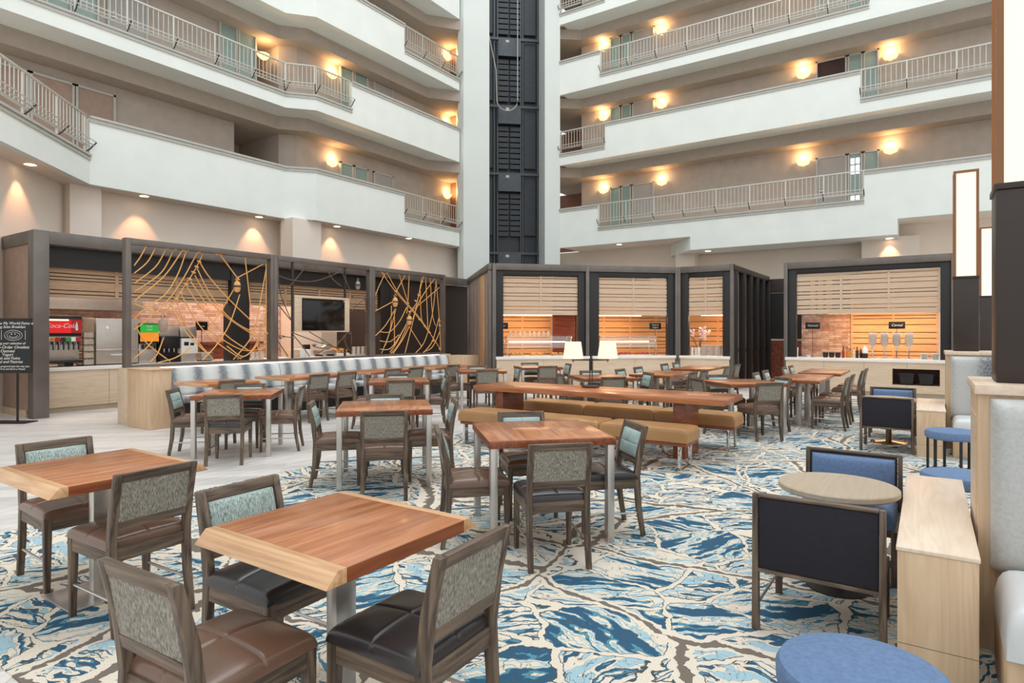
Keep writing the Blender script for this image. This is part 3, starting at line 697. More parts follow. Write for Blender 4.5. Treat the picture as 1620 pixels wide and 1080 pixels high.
def chair(loc, face, label, seat='brown_leather', pad='teal_vinyl', group=None, cat='chair', wd='smoked_oak'):
    rz = math.radians(face) - PI / 2
    f = Vector((math.cos(math.radians(face)), math.sin(math.radians(face))))
    # loc gives the middle of the back's top rail
    t = thing('dining_chair', label, cat, (loc[0] + f.x * 0.28, loc[1] + f.y * 0.28, FL(loc)), rz, group)
    for s in (-1, 1):
        cpart('leg', 'chair_front_leg%d' % s, lambda: bar(MB(), (s * .190, .196, 0), (s * .188, .192, .425), .030, .030, .042, .042), wd, t, .004)
        cpart('leg', 'chair_rear_leg%d' % s, lambda: rear_leg(s), wd, t, .004)
        cpart('stretcher', 'chair_stretcher%d' % s, lambda: MB().tube([(s * .19, -.225, .17), (s * .19, .19, .17)], .008, 8), 'stainless', t)
    cpart('seat_frame', 'chair_apron', apron_mb, [wd + '_x', wd + '_y'], t, 0)
    cpart('seat', 'chair_seat', seat_mb, seat, t, 0, (0, 0.0, .424))
    cpart('top_rail', 'chair_top_rail', lambda: slant(-.172, .172, .765, .81, .032), wd + '_x', t, .003)
    cpart('lower_rail', 'chair_low_rail', lambda: slant(-.172, .172, .52, .565, .030), wd + '_x', t, .003)
    cpart('back_panel', 'chair_back_panel', lambda: slant(-.172, .172, .565, .765, .014, -.004), 'woven_fabric', t)
    z = .665; cpart('back_pad', 'chair_pad_' + ('t' if pad == 'teal_vinyl' else 'f'), pad_mb if pad == 'teal_vinyl' else pad_flat, pad, t, 0, (0, back_y(z) + .004, z), (-PI / 2 + math.atan(0.24), 0, 0))
    return t
def FL(p):
    return 0.008 if (1.02 < p[0] < 14.6 and p[1] < 5.78) else 0.0

def top_mb(wx, wy, th, strips, under=0.0):
    # table top centred, z from -th to 0; strips: light edge pieces on the +-x ends, undercut
    pass
def small_table(name, cx, cy, wx, wy, label, group=None, steel='stainless', bh=.155, by=0.0):
    # pedestal table with maple, undercut ends on its +-x sides
    t = thing(name, label, 'table', (cx, cy, FL((cx, cy))), 0, group)
    a = wx / 2 - .040; b = wy / 2; s = 0.04; u = -0.045; th = 0.05; z1 = .755; z0 = z1 - th
    part('side_edge', MB().box(-a + s, a - s, -b - .0015, -b + .004, z0, z1 - .002), 'walnut_edge', t); part('side_edge', MB().box(-a + s, a - s, b - .004, b + .0015, z0, z1 - .002), 'walnut_edge', t)
    part('table_top', MB().hexa([(-a + s, -b, z0), (a - s, -b, z0), (a - s, b, z0), (-a + s, b, z0)], [(-a + s, -b, z1), (a - s, -b, z1), (a - s, b, z1), (-a + s, b, z1)]), 'walnut', t, .0015)
    for q in (-1, 1):
        xs = sorted((q * (a - s + .0005), q * (a - u))); xt = sorted((q * (a - s + .0005), q * a))
        part('edge_strip', MB().hexa([(xs[0], -b, z0), (xs[1], -b, z0), (xs[1], b, z0), (xs[0], b, z0)], [(xt[0], -b, z1), (xt[1], -b, z1), (xt[1], b, z1), (xt[0], b, z1)]), 'maple_edge', t, .0015, label='pale wood end strip, undercut below')
    part('column', MB().box(-.05, .05, -.03, .03, .012, z0 - .012).box(-.16, .16, -.16, .16, z0 - .012, z0), steel, t, .003)
    part('base', MB().box(-bh, bh, -bh + by, bh + by, 0, .012), steel, t, .003)
    return t
def diag_table(cx, cy, label, size=.92, group='square walnut tables set cornerwise', th=.05):
    t = thing('dining_table', label, 'table', (cx, cy, FL((cx, cy))), R45, group)
    h = size / 2; z1 = .755; z0 = z1 - th; e = .035
    part('table_top', MB().box(-h + e, h - e, -h + .0, h, z0, z1), 'walnut', t, .002)
    part('side_edge', MB().box(-h + e, h - e, -h - .0015, -h + .004, z0, z1 - .002), 'walnut_edge', t); part('side_edge', MB().box(-h + e, h - e, h - .004, h + .0015, z0, z1 - .002), 'walnut_edge', t)
    for q in (-1, 1):
        x = sorted((q * (h - e + .0005), q * h)); part('edge_strip', MB().box(x[0], x[1], -h, h, z0, z1), 'walnut_edge', t, .002)
    for i in (-1, 1):
        for j in (-1, 1):
            x = sorted((i * (h - .01), i * (h - .085))); y = sorted((j * (h - .01), j * (h - .06)))
            cpart('leg', 'diag_leg_%d%d' % (i, j), lambda: MB().box(x[0], x[1], y[0], y[1], 0, z0), 'stainless', t, .003)
    part('top_frame', MB().box(-h + .085, h - .085, -h + .02, -h + .05, z0 - .03, z0).box(-h + .085, h - .085, h - .05, h - .02, z0 - .03, z0), 'stainless', t, .002)
    return t
def long_table(x0, x1, y0, y1, label, group='walnut tables in the middle of the room', ped=2, name='dining_table', edge='walnut_edge'):
    cx, cy = (x0 + x1) / 2, (y0 + y1) / 2
    t = thing(name, label, 'table', (cx, cy, FL((cx, cy))), 0, group); a = (x1 - x0) / 2; b = (y1 - y0) / 2; z1 = .755; z0 = .708
    part('table_top', MB().box(-a + .04, a - .04, -b, b, z0, z1), 'walnut', t, .002)
    for q in (-1, 1):
        x = sorted((q * (a - .0395), q * a)); part('edge_strip', MB().box(x[0], x[1], -b, b, z0, z1), edge, t, .002)
    for k in range(ped):
        x = 0 if ped == 1 else (-a * .5 if k == 0 else a * .5)
        part('pedestal', MB().box(x - .07, x + .07, -.04, .04, .012, z0).box(x - .2, x + .2, -.12, .12, 0, .012).box(x - .15, x + .15, -.15, .15, z0 - .012, z0), 'stainless', t, .003)
    return t

# --- front group
small_table('pedestal_table', 1.65, 1.93, .76, .76, 'nearest square walnut table with pale undercut ends on a steel column')
small_table('pedestal_table', 1.60, 3.90, .78, .82, 'walnut table at the left edge with pale undercut ends and a flat steel base', bh=.19, by=.10)
chair((1.66, 1.27), 92, 'dark brown chair at the nearest table, black seat, tilted toward the big blue carpet patch', 'black_leather', 'woven_vinyl')
chair((0.90, 1.95), 3, 'chair at the bottom edge with tan brown seat, seen from behind its woven back', 'brown_leather', 'woven_vinyl')
chair((1.67, 2.66), 272, 'black seated chair tucked behind the nearest table, facing it', 'black_leather', 'woven_vinyl')
chair((1.62, 3.31), 92, 'brown seated chair with back to us at the left edge table', 'brown_leather', 'woven_vinyl')
chair((1.66, 4.70), 268, 'brown seated chair on the far side of the left edge table', 'brown_leather', 'woven_vinyl')
# --- cornerwise tables, each with its chairs (front, right, back, left)
def diag_set(c, what, spots, seats):
    diag_table(c[0], c[1], 'square walnut table, '+ what[0])
    names = {'f': 'chair in front of the table ' + what[1], 'r': 'chair at the right of the table ' + what[1],
             'b': 'chair behind the table ' + what[1], 'l': 'chair at the left of the table ' + what[1]}
    ang = {'f': 45, 'r': 135, 'b': 225, 'l': 315}
    for k, p in spots.items(): chair(p, ang[k], names[k], seats.get(k, 'brown_leather'), group='dining chairs at the cornerwise tables')
diag_set((4.08, 2.50), ('nearest of those set cornerwise, at the tan bench', 'beside the tan bench'), dict(f=(3.39, 1.915), r=(4.50, 1.88), b=(4.56, 2.98), l=(3.41, 2.95)), dict(f='black_leather', r='black_leather'))
diag_set((4.56, 4.66), ('on the plank and carpet border, left of the tan bench', 'on the carpet border'), dict(f=(3.90, 4.00), r=(5.04, 4.12), b=(4.99, 5.10), l=(3.99, 5.12)), {})
diag_set((4.58, 7.28), ('on the plank floor beside the tall oak box', 'near the tall oak box'), dict(f=(3.96, 6.62), r=(5.15, 6.78), b=(5.02, 7.74), l=(4.0, 7.80)), dict(f='black_leather'))
diag_set((7.20, 7.05), ('on the plank floor in front of the banquette, below the screen', 'below the wall screen'), dict(f=(6.62, 6.45), r=(7.76, 6.53), b=(7.66, 7.53), l=(6.72, 7.62)), {})
diag_set((9.98, 7.50), ('on the planks near the end of the banquette', 'at the end of the banquette'), dict(f=(9.34, 6.86), r=(10.56, 6.95), b=(10.45, 7.95), l=(9.50, 8.02)), {})
diag_set((11.70, 7.20), ('far back at the glass sneeze guard of the kiosk', 'at the kiosk sneeze guard'), dict(f=(11.10, 6.58), r=(12.25, 6.72), b=(12.12, 7.68)), {})
diag_set((9.60, 4.62), ('right behind the twin shade lamp', 'behind the twin lamp'), dict(f=(8.90, 4.08), r=(10.2, 4.02), b=(10.16, 5.12), l=(9.06, 5.14)), {})
diag_set((9.80, 2.36), ('behind the right end of the long communal table', 'past the communal table end'), dict(f=(9.05, 1.80), r=(10.26, 1.86), b=(10.34, 2.88), l=(9.30, 2.90)), {})
# --- rectangular tables in the middle distance
G2 = 'dining chairs at the rectangular tables'
long_table(10.35, 11.7, 3.70, 4.45, 'rectangular walnut table before the flower vase counter, nearer of two')
for x, f, l in ((10.88, 270, 'teal backed chair, nearer one left of the table before the flower counter'), (11.75, 270, 'teal backed chair, farther one left of the table before the flower counter')): chair((x, 4.86), f, l, group=G2)
for x, l in ((10.80, 'chair back nearer us of two at the nearer flower counter table'), (11.45, 'chair with its back to us, farther of two at the flower counter table')): chair((x, 3.42), 90, l, group=G2)
long_table(12.5, 14.0, 3.70, 4.45, 'rectangular walnut table right below the flower vase counter, farther of two')
for x, l in ((13.25, 'teal backed chair at the far flower counter table, nearer of its left pair'), (14.0, 'teal backed chair at the far flower counter table, farther of its left pair')): chair((x, 4.86), 270, l, group=G2)
for x, l in ((13.05, 'chair seen from behind at the far flower counter table, nearer of its right pair'), (13.85, 'chair seen from behind beside the kiosk corner post, farther of its pair')): chair((x, 3.42), 90, l, group=G2)
long_table(10.52, 12.2, 1.38, 2.10, 'rectangular walnut table on two steel pedestals, second from the cereal kiosk')
for x, l in ((10.80, 'grey framed chair right of the two pedestal table, nearer of its pair'), (11.60, 'grey framed chair right of the two pedestal table, farther of its pair')): chair((x, 1.02), 90, l, group=G2)
for x, l in ((11.25, 'pale teal chair back left of the two pedestal table, nearer of its pair'), (12.0, 'chair left of the two pedestal table, farther of its pair')): chair((x, 2.48), 270, l, group=G2)
long_table(12.55, 14.15, 1.30, 2.02, 'rectangular walnut table closest to the cereal kiosk counter')
for x, l in ((12.95, 'chair right of the table closest to the cereal kiosk, nearer of its pair'), (13.75, 'chair right of the table closest to the cereal kiosk, farther of its pair')): chair((x, 0.98), 90, l, group=G2)
for x, l in ((13.25, 'teal chair back left of the table closest to the cereal kiosk, nearer of its pair'), (13.96, 'teal chair back left of the table closest to the cereal kiosk, farther of its pair')): chair((x, 2.38), 270, l, group=G2)
# --- banquette tables
BT = [((4.95, 5.85), 1, 'beside the tall oak box'), ((6.33, 7.78), 2, 'below the large rope screen, second along the banquette'), ((8.12, 9.62), 2, 'in front of the wall screen, third along the banquette'), ((9.95, 11.3), 2, 'last along the banquette')]
for (a, b), p, w in BT: long_table(a, b, 8.72, 9.62, 'walnut table at the banquette, ' + w, 'walnut tables along the banquette', p, edge='maple_edge')
for x, l in ((5.24, 'chair facing the banquette next to the tall oak box'), (6.82, 'chair facing the second banquette table, left one'), (7.42, 'chair facing the second banquette table, right one'), (8.55, 'chair facing the third banquette table, left one'), (9.20, 'chair facing the third banquette table, right one'), (10.36, 'chair facing the last banquette table')):
    chair((x, 8.52), 90, l, group='dining chairs along the banquette')

# --- banquette with the rope screens on its ledge
YF = 10.95
bq = thing('banquette', 'long silver velvet banquette with smoky stripes under the rope screens', 'bench', (0, 0, 0))
X0, X1 = 5.115, 12.45
for i, (a, b) in enumerate(((5.115, 7.40), (7.41, 9.90), (9.91, 12.45))):
    mb = MB(); prof = [(10.42, .44), (10.38, .50), (10.44, .80), (10.48, .90), (10.53, .925), (10.60, .90), (10.62, .44)]
    n = len(prof); vs = [(a, y, z) for y, z in prof] + [(b, y, z) for y, z in prof]
    mb.add(vs, [tuple(range(n)), tuple(range(2 * n - 1, n - 1, -1))] + [(k, (k + 1) % n, n + (k + 1) % n, n + k) for k in range(n)])
    part('backrest', mb, 'velvet_x', bq, .01)
    part('seat', MB().box(a, b, 9.98, 10.42, .36, .46), 'velvet_x', bq, .03, seg=3)
part('plinth', MB().box(X0, X1, 10.06, 10.62, .0, .36), 'black_frame', bq)
lg = thing('oak_ledge', 'oak ledge running behind the banquette, carrying the rope screens', 'ledge', (0, 0, 0))
part('ledge_box', MB().box(4.80, 12.9, 10.70, 11.10, 0, .93), 'oak_panel', lg, .004)
part('led_strip', MB().box(5.15, 12.4, 10.685, 10.70, .905, .925), 'led_strip', lg, label='glowing light strip under the ledge')
solo('planter_box', MB().box(4.76, 5.09, 9.96, 10.68, 0, .925).box(4.74, 5.11, 9.94, 10.69, .925, .945), 'oak_panel_v', 'tall square oak box closing the near end of the banquette', 'box', bevel=.003)
solo('end_box', MB().box(12.5, 13.2, 9.98, 10.68, 0, .90), 'oak_panel_v', 'low oak box closing the far end of the banquette', 'box', bevel=.003)

# --- rope screens (steel frames with ropes)
HT = 3.07
def screen_frame(xa, xb, label):
    t = thing('rope_screen', label, 'room divider', (0, YF, .93), 0, 'steel framed rope screens on the ledge')
    w = .085; h = HT - .93
    part('left_post', MB().box(xa, xa + w, -.07, .07, 0, h), 'bronze_metal', t, .004)
    part('right_post', MB().box(xb - w, xb, -.07, .07, 0, h), 'bronze_metal', t, .004)
    part('top_bar', MB().box(xa + w, xb - w, -.07, .07, h - .10, h), 'bronze_metal', t, .004)
    part('bottom_bar', MB().box(xa + w, xb - w, -.07, .07, 0, .045), 'bronze_metal', t, .004)
    return t
def catmull(pts, n=7):
    P = [pts[0]] + pts + [pts[-1]]; out = []
    for i in range(1, len(P) - 2):
        for k in range(n):
            t = k / n; a, b, c, d = P[i - 1], P[i], P[i + 1], P[i + 2]
            out.append(0.5 * ((2 * b) + (c - a) * t + (2 * a - 5 * b + 4 * c - d) * t * t + (3 * b - a - 3 * c + d) * t ** 3))
    out.append(pts[-1]); return out
def ropes(t, lst, ox, oy, sc, mat, r, name='rope'):
    for i, pl in enumerate(lst):
        y = YF + (-0.03 + 0.02 * (i % 4))
        pts = [on_y(ox + a / sc, oy + b / sc, y) - Vector((0, YF, .93)) for a, b in pl]
        part(name, MB().tube(catmull(pts) if len(pts) > 2 else pts, r, 6), mat, t)
def knots(t, lst, ox, oy, sc, mat, r):
    for a, b in lst:
        p = on_y(ox + a / sc, oy + b / sc, YF - .02) - Vector((0, YF, .93))
        mb = MB(); mb.sphere(p, r, 6); mb.tube([p + Vector((-r * 1.5, 0, r * .6)), p, p + Vector((r * 1.5, -.01, -r * .5))], r * .6, 6)
        part('knot', mb, mat, t)
def pulley(t, a, b, ox, oy, sc, mat, s=1.0):
    p = on_y(ox + a / sc, oy + b / sc, YF - .02) - Vector((0, YF, .93))
    mb = MB(); mb.M = Matrix.Translation(p) @ Matrix.Diagonal((s, s, s, 1))
    prof = [(.002, -.13), (.04, -.12), (.062, -.06), (.066, 0), (.05, .06), (.02, .085), (.002, .09)]
    mb.lathe(prof, 12); mb.tube([(0, 0, .08), (.035, 0, .12), (0, 0, .17), (-.035, 0, .12), (0, 0, .08)], .012, 6)
    o = part('pulley_block', mb, mat, t)
    part('pulley_strap', MB().lathe([(.068, -.03), (.074, -.03), (.074, 0.0), (.068, 0.0), (.068, -.03)], 12), 'iron', o, loc=tuple(p))
t1 = screen_frame(4.83, 7.60, 'rope screen nearest the soda machine, yellow ropes fanning from a knotted line')
R1 = [[(155, 90), (110, 175), (60, 245)], [(230, 95), (165, 215), (60, 305)], [(310, 105), (230, 250), (60, 385)], [(370, 115), (270, 300), (60, 450)], [(435, 125), (290, 330), (60, 520)],
 [(465, 130), (400, 310), (300, 470), (150, 570), (60, 660)], [(555, 135), (420, 380), (280, 560), (60, 745)], [(600, 140), (565, 215), (520, 300), (460, 390), (390, 500), (290, 620)],
 [(60, 540), (170, 585), (290, 620)], [(270, 740), (160, 880), (60, 965)], [(290, 800), (240, 930), (180, 995)], [(60, 690), (150, 840), (340, 990)], [(500, 885), (380, 960), (240, 1000)],
 [(570, 220), (640, 330), (790, 500), (1000, 700), (1090, 760)], [(550, 270), (640, 450), (760, 610), (900, 720), (1090, 800)], [(530, 320), (650, 520), (800, 660), (1000, 790), (1090, 830)],
 [(500, 370), (630, 560)], [(470, 410), (600, 600), (780, 790), (950, 905)], [(425, 470), (560, 700), (700, 840), (890, 970)], [(390, 520), (480, 740), (680, 980)], [(350, 560), (460, 760), (640, 940)],
 [(720, 150), (860, 340)], [(860, 340), (1060, 235)], [(850, 400), (740, 590), (640, 750)], [(880, 470), (800, 700), (700, 860), (590, 980)], [(920, 175), (965, 570)],
 [(1085, 270), (1040, 520), (980, 780), (830, 975)], [(1090, 590), (1040, 780), (960, 920), (860, 970)], [(780, 870), (900, 950), (980, 900), (1030, 840)], [(1015, 850), (1040, 960)], [(1085, 230), (1085, 960)], [(640, 750), (900, 900), (1090, 880)]]
ropes(t1, R1, 200, 370, 4.907, 'rope_yellow', .0105)
knots(t1, [(565, 215), (545, 255), (520, 298), (490, 350), (462, 392), (420, 458), (388, 505), (348, 555), (318, 105), (375, 115), (440, 125), (470, 125), (560, 135), (700, 155), (725, 157), (1075, 565), (1085, 770), (865, 350)], 200, 370, 4.907, 'rope_yellow', .022)
pulley(t1, 285, 700, 200, 370, 4.907, 'sheer_curtain', 1.15); pulley(t1, 860, 400, 200, 370, 4.907, 'rope_yellow', 1.0)
t2 = screen_frame(7.60, 10.24, 'middle rope screen with dark brown cords around the hanging wall screen')
R2 = [[(145, 220), (260, 262), (420, 265), (600, 195)], [(150, 335), (240, 300), (360, 160)], [(145, 395), (250, 525)], [(165, 140), (180, 340), (250, 520)], [(490, 200), (530, 260), (580, 300)], [(590, 220), (640, 330)],
 [(650, 465), (690, 420), (745, 380)], [(270, 610), (400, 660), (500, 690)], [(370, 600), (600, 740)], [(150, 640), (230, 760)], [(265, 620), (330, 700), (370, 760)], [(740, 380), (745, 560), (735, 740)], [(550, 690), (640, 600), (645, 740)], [(590, 640), (630, 720)], [(150, 625), (200, 630), (260, 640)], [(430, 740), (520, 700), (640, 720)]]
ropes(t2, R2, 400, 380, 4.153, 'rope_brown', .010)
knots(t2, [(200, 632), (180, 640), (262, 605), (262, 640), (510, 690), (560, 665), (600, 635), (635, 612), (742, 380), (742, 465), (600, 195), (655, 370)], 400, 380, 4.153, 'rope_brown', .022)
pulley(t2, 690, 290, 400, 380, 4.153, 'kitchen_grey', .9)
t3 = screen_frame(10.24, 12.90, 'rope screen at the lift tower end, with tangled yellow ropes and two pulleys')
R3 = [[(870, 215), (830, 300), (795, 385)], [(850, 215), (940, 340), (1080, 500), (1170, 620), (1235, 720)], [(880, 210), (960, 350), (1080, 490), (1160, 600)], [(960, 220), (1010, 380), (1020, 400)], [(1000, 230), (940, 340)], [(795, 470), (925, 400)], [(790, 640), (870, 560), (935, 450)],
 [(940, 450), (900, 600), (845, 745)], [(910, 430), (905, 570), (870, 690)], [(1027, 225), (1018, 420), (1010, 480)], [(1110, 240), (1080, 400), (1030, 470)], [(1225, 310), (1120, 400), (1030, 475)], [(1120, 240), (1085, 380), (1060, 500), (1000, 740)], [(1135, 240), (1145, 450), (1150, 600)],
 [(1165, 245), (1180, 480), (1200, 560)], [(1205, 250), (1180, 480), (1130, 660), (1070, 740)], [(1225, 500), (1180, 660), (1120, 740)], [(1228, 600), (1180, 700), (1120, 735)], [(1020, 550), (960, 680), (905, 745)], [(1012, 545), (940, 680), (900, 735)], [(1030, 560), (985, 650), (920, 745)], [(1030, 570), (1110, 700)],
 [(835, 600), (900, 600), (965, 530), (1010, 440)], [(835, 660), (900, 665), (960, 620)], [(835, 715), (910, 705), (1000, 570)], [(930, 460), (930, 700)], [(1100, 330), (1110, 520), (1160, 605)], [(1205, 270), (1225, 520), (1235, 730)], [(1195, 250), (1100, 390), (1050, 520)]]
ropes(t3, R3, 400, 380, 4.153, 'rope_yellow', .0105)
knots(t3, [(880, 212), (850, 212), (938, 335), (1018, 412), (1070, 398), (1090, 360), (1095, 520), (1130, 565), (1160, 605), (1185, 660), (1120, 240), (1110, 270), (1225, 525), (1228, 560), (1228, 715), (1030, 470)], 400, 380, 4.153, 'rope_yellow', .024)
pulley(t3, 935, 400, 400, 380, 4.153, 'rope_yellow', 1.1); pulley(t3, 1028, 520, 400, 380, 4.153, 'rope_yellow', 1.1)
for z in (2.9,): pass
# wall screen hanging in the middle rope screen
tv = thing('hanging_screen', 'black flat screen in a pale oak frame, hung inside the middle rope screen', 'screen', (0, YF, 0))
a = on_y(465, 455, YF); b = on_y(553, 522, YF)
xa, xb, zt, zb = a.x + .02, b.x, 2.29, 1.52
part('screen_panel', MB().box(xa + .19, xb - .15, -.01, .04, zb + .04, zt - .10), 'screen_black', tv, .003)
part('oak_frame', MB().box(xa, xb, .0, .08, zt - .05, zt).box(xa, xb, .0, .08, zb, zb + .03).box(xa, xa + .18, .0, .08, zb + .03, zt - .05).box(xb - .14, xb, .0, .08, zb + .03, zt - .05), 'oak_panel', tv, .003)
part('backing', MB().box(xa, xb, .08, .10, zb, zt), 'dark_bronze', tv)
for x in (xa - .03, xb - .1): part('hanging_rod', MB().box(x - .018, x + .018, .02, .06, .977, HT - .102), 'iron', tv)

# ============================================================ COMMUNAL TABLE, BENCHES, TWIN LAMP
t = thing('communal_table', 'long walnut communal table with slab legs, carrying the twin shade lamp', 'table', (7.47, 3.66, .008))
part('table_top', MB().box(-.42, .42, -1.77, 1.77, .677, .747), 'walnut_y', t, .004)
for y in (-1.20, 1.42):
    part('leg', MB().box(-.27, .27, y - .07, y + .07, 0, .677), 'walnut_edge', t, .003)
def bench(x, y0, y1, label):
    b = thing('bench', label, 'bench', (x, (y0 + y1) / 2, .008), 0, 'tan leather benches at the communal table'); L_ = y1 - y0
    part('bench_frame', MB().box(-.20, .20, -L_ / 2 + .02, L_ / 2 - .02, .27, .315), 'walnut_edge', b, .003)
    n = 3 if L_ > 2 else 2
    for i in range(n):
        part('cushion', MB().cushion(.46, L_ / n - .006, .145, .008, 0, (), (), 26, 0, 30, .25), 'tan_leather', b, loc=(0, -L_ / 2 + L_ / n * (i + .5), .316))
    for y in (-L_ / 2 + .10, 0, L_ / 2 - .10):
        mb = MB().box(-.21, -.14, y - .012, y + .012, 0, .27).box(.14, .21, y - .012, y + .012, 0, .27).box(-.14, .14, y - .012, y + .012, 0, .012)
        part('leg', mb, 'chrome', b, .002)
bench(6.74, 2.13, 5.28, 'tan leather bench on chrome legs, on our side of the communal table')
bench(8.20, 2.0, 5.20, 'tan leather bench on the far side of the communal table')
t = thing('table_lamp', 'bronze lamp with two glowing tapered shades on the communal table', 'lamp', (7.66, 3.86, .755), math.radians(-53))
part('base', MB().lathe([(.002, 0), (.12, 0), (.125, .012), (.12, .03), (.002, .034)], 28), 'dark_bronze', t)
part('pole', MB().box(-.013, -.003, -.01, .01, .03, .40).box(.018, .028, -.01, .01, .03, .40), 'dark_bronze', t)
part('arm', MB().box(-.26, .26, -.009, .009, .37, .39), 'dark_bronze', t)
for s in (-1, 1):
    sh = part('lamp_shade', MB().lathe([(.140, .40), (.108, .63), (.106, .63), (.138, .40)], 28, s * .24, 0), 'shade_glow', t)
    part('shade_stem', MB().cyl(s * .24, 0, .35, .46, .008, 8), 'dark_bronze', t)
    o = point_light('lamp_bulb', (s * .24, 0, .50), 5, (1, .78, .5), .05); o.parent = t

# ============================================================ LOUNGE SIDE (right)
def lounge_chair(x, y, face, label, grp):
    # origin under the seat middle; local +y is the sitting direction
    t = thing('lounge_chair', label, 'chair', (x, y, .008), math.radians(face) - PI / 2, grp)
    for s in (-1, 1):
        cpart('leg', 'lounge_rear_leg%d' % s, lambda: bar(MB(), (s * .279, -.275, 0), (s * .279, -.285, .692), .034, .045, .026, .034), 'smoked_oak', t, .003)
        cpart('leg', 'lounge_front_leg%d' % s, lambda: bar(MB(), (s * .265, .24, 0), (s * .265, .235, .32), .034, .034), 'smoked_oak', t, .003)
        cpart('stretcher', 'lounge_str%d' % s, lambda: MB().tube([(s * .27, -.27, .13), (s * .265, .23, .13)], .008, 8), 'stainless', t)
    cpart('back_frame', 'lounge_back_top', lambda: MB().box(-.265, .265, -.300, -.262, .676, .692), 'smoked_oak_x', t, .003)
    cpart('back_frame', 'lounge_back_low', lambda: MB().box(-.265, .265, -.298, -.262, .295, .315), 'smoked_oak_x', t, .003)
    cpart('seat_frame', 'lounge_seat_frame', lambda: MB().box(-.255, .255, .215, .24, .28, .32).box(-.28, -.25, -.26, .215, .28, .32).box(.25, .28, -.26, .215, .28, .32), 'smoked_oak_x', t, .003)
    cpart('back_panel', 'lounge_back_panel', lambda: MB().box(-.263, .263, -.294, -.262, .317, .674), 'navy_fabric', t, .006, seg=2)
    cpart('back_cushion', 'lounge_back_cushion', lambda: MB().cushion(.50, .335, .055, .02, 0, (), (), 20, 0, 10), 'blue_fabric', t, 0, (0, -.262, .493), (-PI / 2, 0, 0))
    cpart('seat_cushion', 'lounge_seat', lambda: MB().cushion(.535, .47, .13, .02, 0, (), (), 22, 0, 12), 'blue_fabric', t, 0, (0, .0, .322))
    return t
def round_table(x, y, label, base, r=.322, br=.22):
    t = thing('round_table', label, 'table', (x, y, .008), 0, 'low round oak tables')
    part('table_top', MB().lathe([(.002, .57), (r - .012, .57), (r, .58), (r, .604), (r - .006, .61), (.002, .61)], 48), 'table_oak', t)
    part('column', MB().cyl(0, 0, .012, .57, .035), 'smoked_oak', t)
    part('base', MB().lathe([(.002, 0), (br, 0), (br, .008), (.04, .03), (.002, .03)], 36), base, t)
G3 = 'blue lounge chairs at the round tables'
lounge_chair(3.59, .45, 0, 'lounge chair nearest us, its wide dark navy back toward us', G3)
lounge_chair(4.56, .43, 180, 'blue lounge chair behind the nearer round table, facing us', G3)
round_table(4.11, .445, 'round oak table between the two nearer lounge chairs', 'dark_bronze', br=.17)
lounge_chair(9.32, .43, 0, 'farther lounge chair with navy back toward us, before the cereal kiosk', G3)
lounge_chair(10.45, .43, 180, 'blue lounge chair behind the farther round table, facing us', G3)
round_table(9.90, .445, 'farther round oak table with a shiny brass base', 'brass')
def pouf(x, y, label, frame):
    t = thing('round_stool', label, 'stool', (x, y, .008), 0, 'round blue stools')
    part('seat', MB().lathe([(.002, .37), (.235, .37), (.25, .385), (.252, .43), (.24, .452), (.20, .462), (.002, .464)], 44), 'blue_fabric', t)
    ring = [(.225 * math.cos(2 * PI * i / 28), .225 * math.sin(2 * PI * i / 28), .012) for i in range(29)]
    part('foot_ring', MB().tube(ring, .010, 6), 'black_frame', t)
    for k in range(6):
        a = 2 * PI * k / 6 + .3; part('leg', MB().box(-.011, .011, -.011, .011, .012, .375), 'black_frame', t, loc=(.225 * math.cos(a), .225 * math.sin(a), 0), rot=(0, 0, a))
pouf(2.22, .17, 'round blue stool cut by the bottom edge, nearest of all', True)
pouf(5.68, -.20, 'round blue stool just beyond the nearer low oak box', True)
pouf(8.12, -.22, 'round blue stool on black legs before the farther banquette', True)
def low_box(x0, x1, label):
    t = thing('oak_divider', label, 'low divider', ((x0 + x1) / 2, -.033, .008), 0, 'low oak dividers beside the banquettes'); a = (x1 - x0) / 2
    part('body', MB().box(-a + .004, a - .004, -.144, .144, 0, .552), 'oak_panel_v', t, .002)
    part('top', MB().box(-a, a, -.149, .149, .553, .572), 'pale_oak_top', t, .003)
    part('kick_line', MB().box(-a + .0035, -a + .0045, -.142, .142, .150, .152), 'dark_bronze', t)
low_box(3.19, 4.85, 'low oak divider box beside the nearest lounge chair, its pale top toward us')
low_box(8.95, 10.52, 'low oak divider box beside the farther lounge chair')
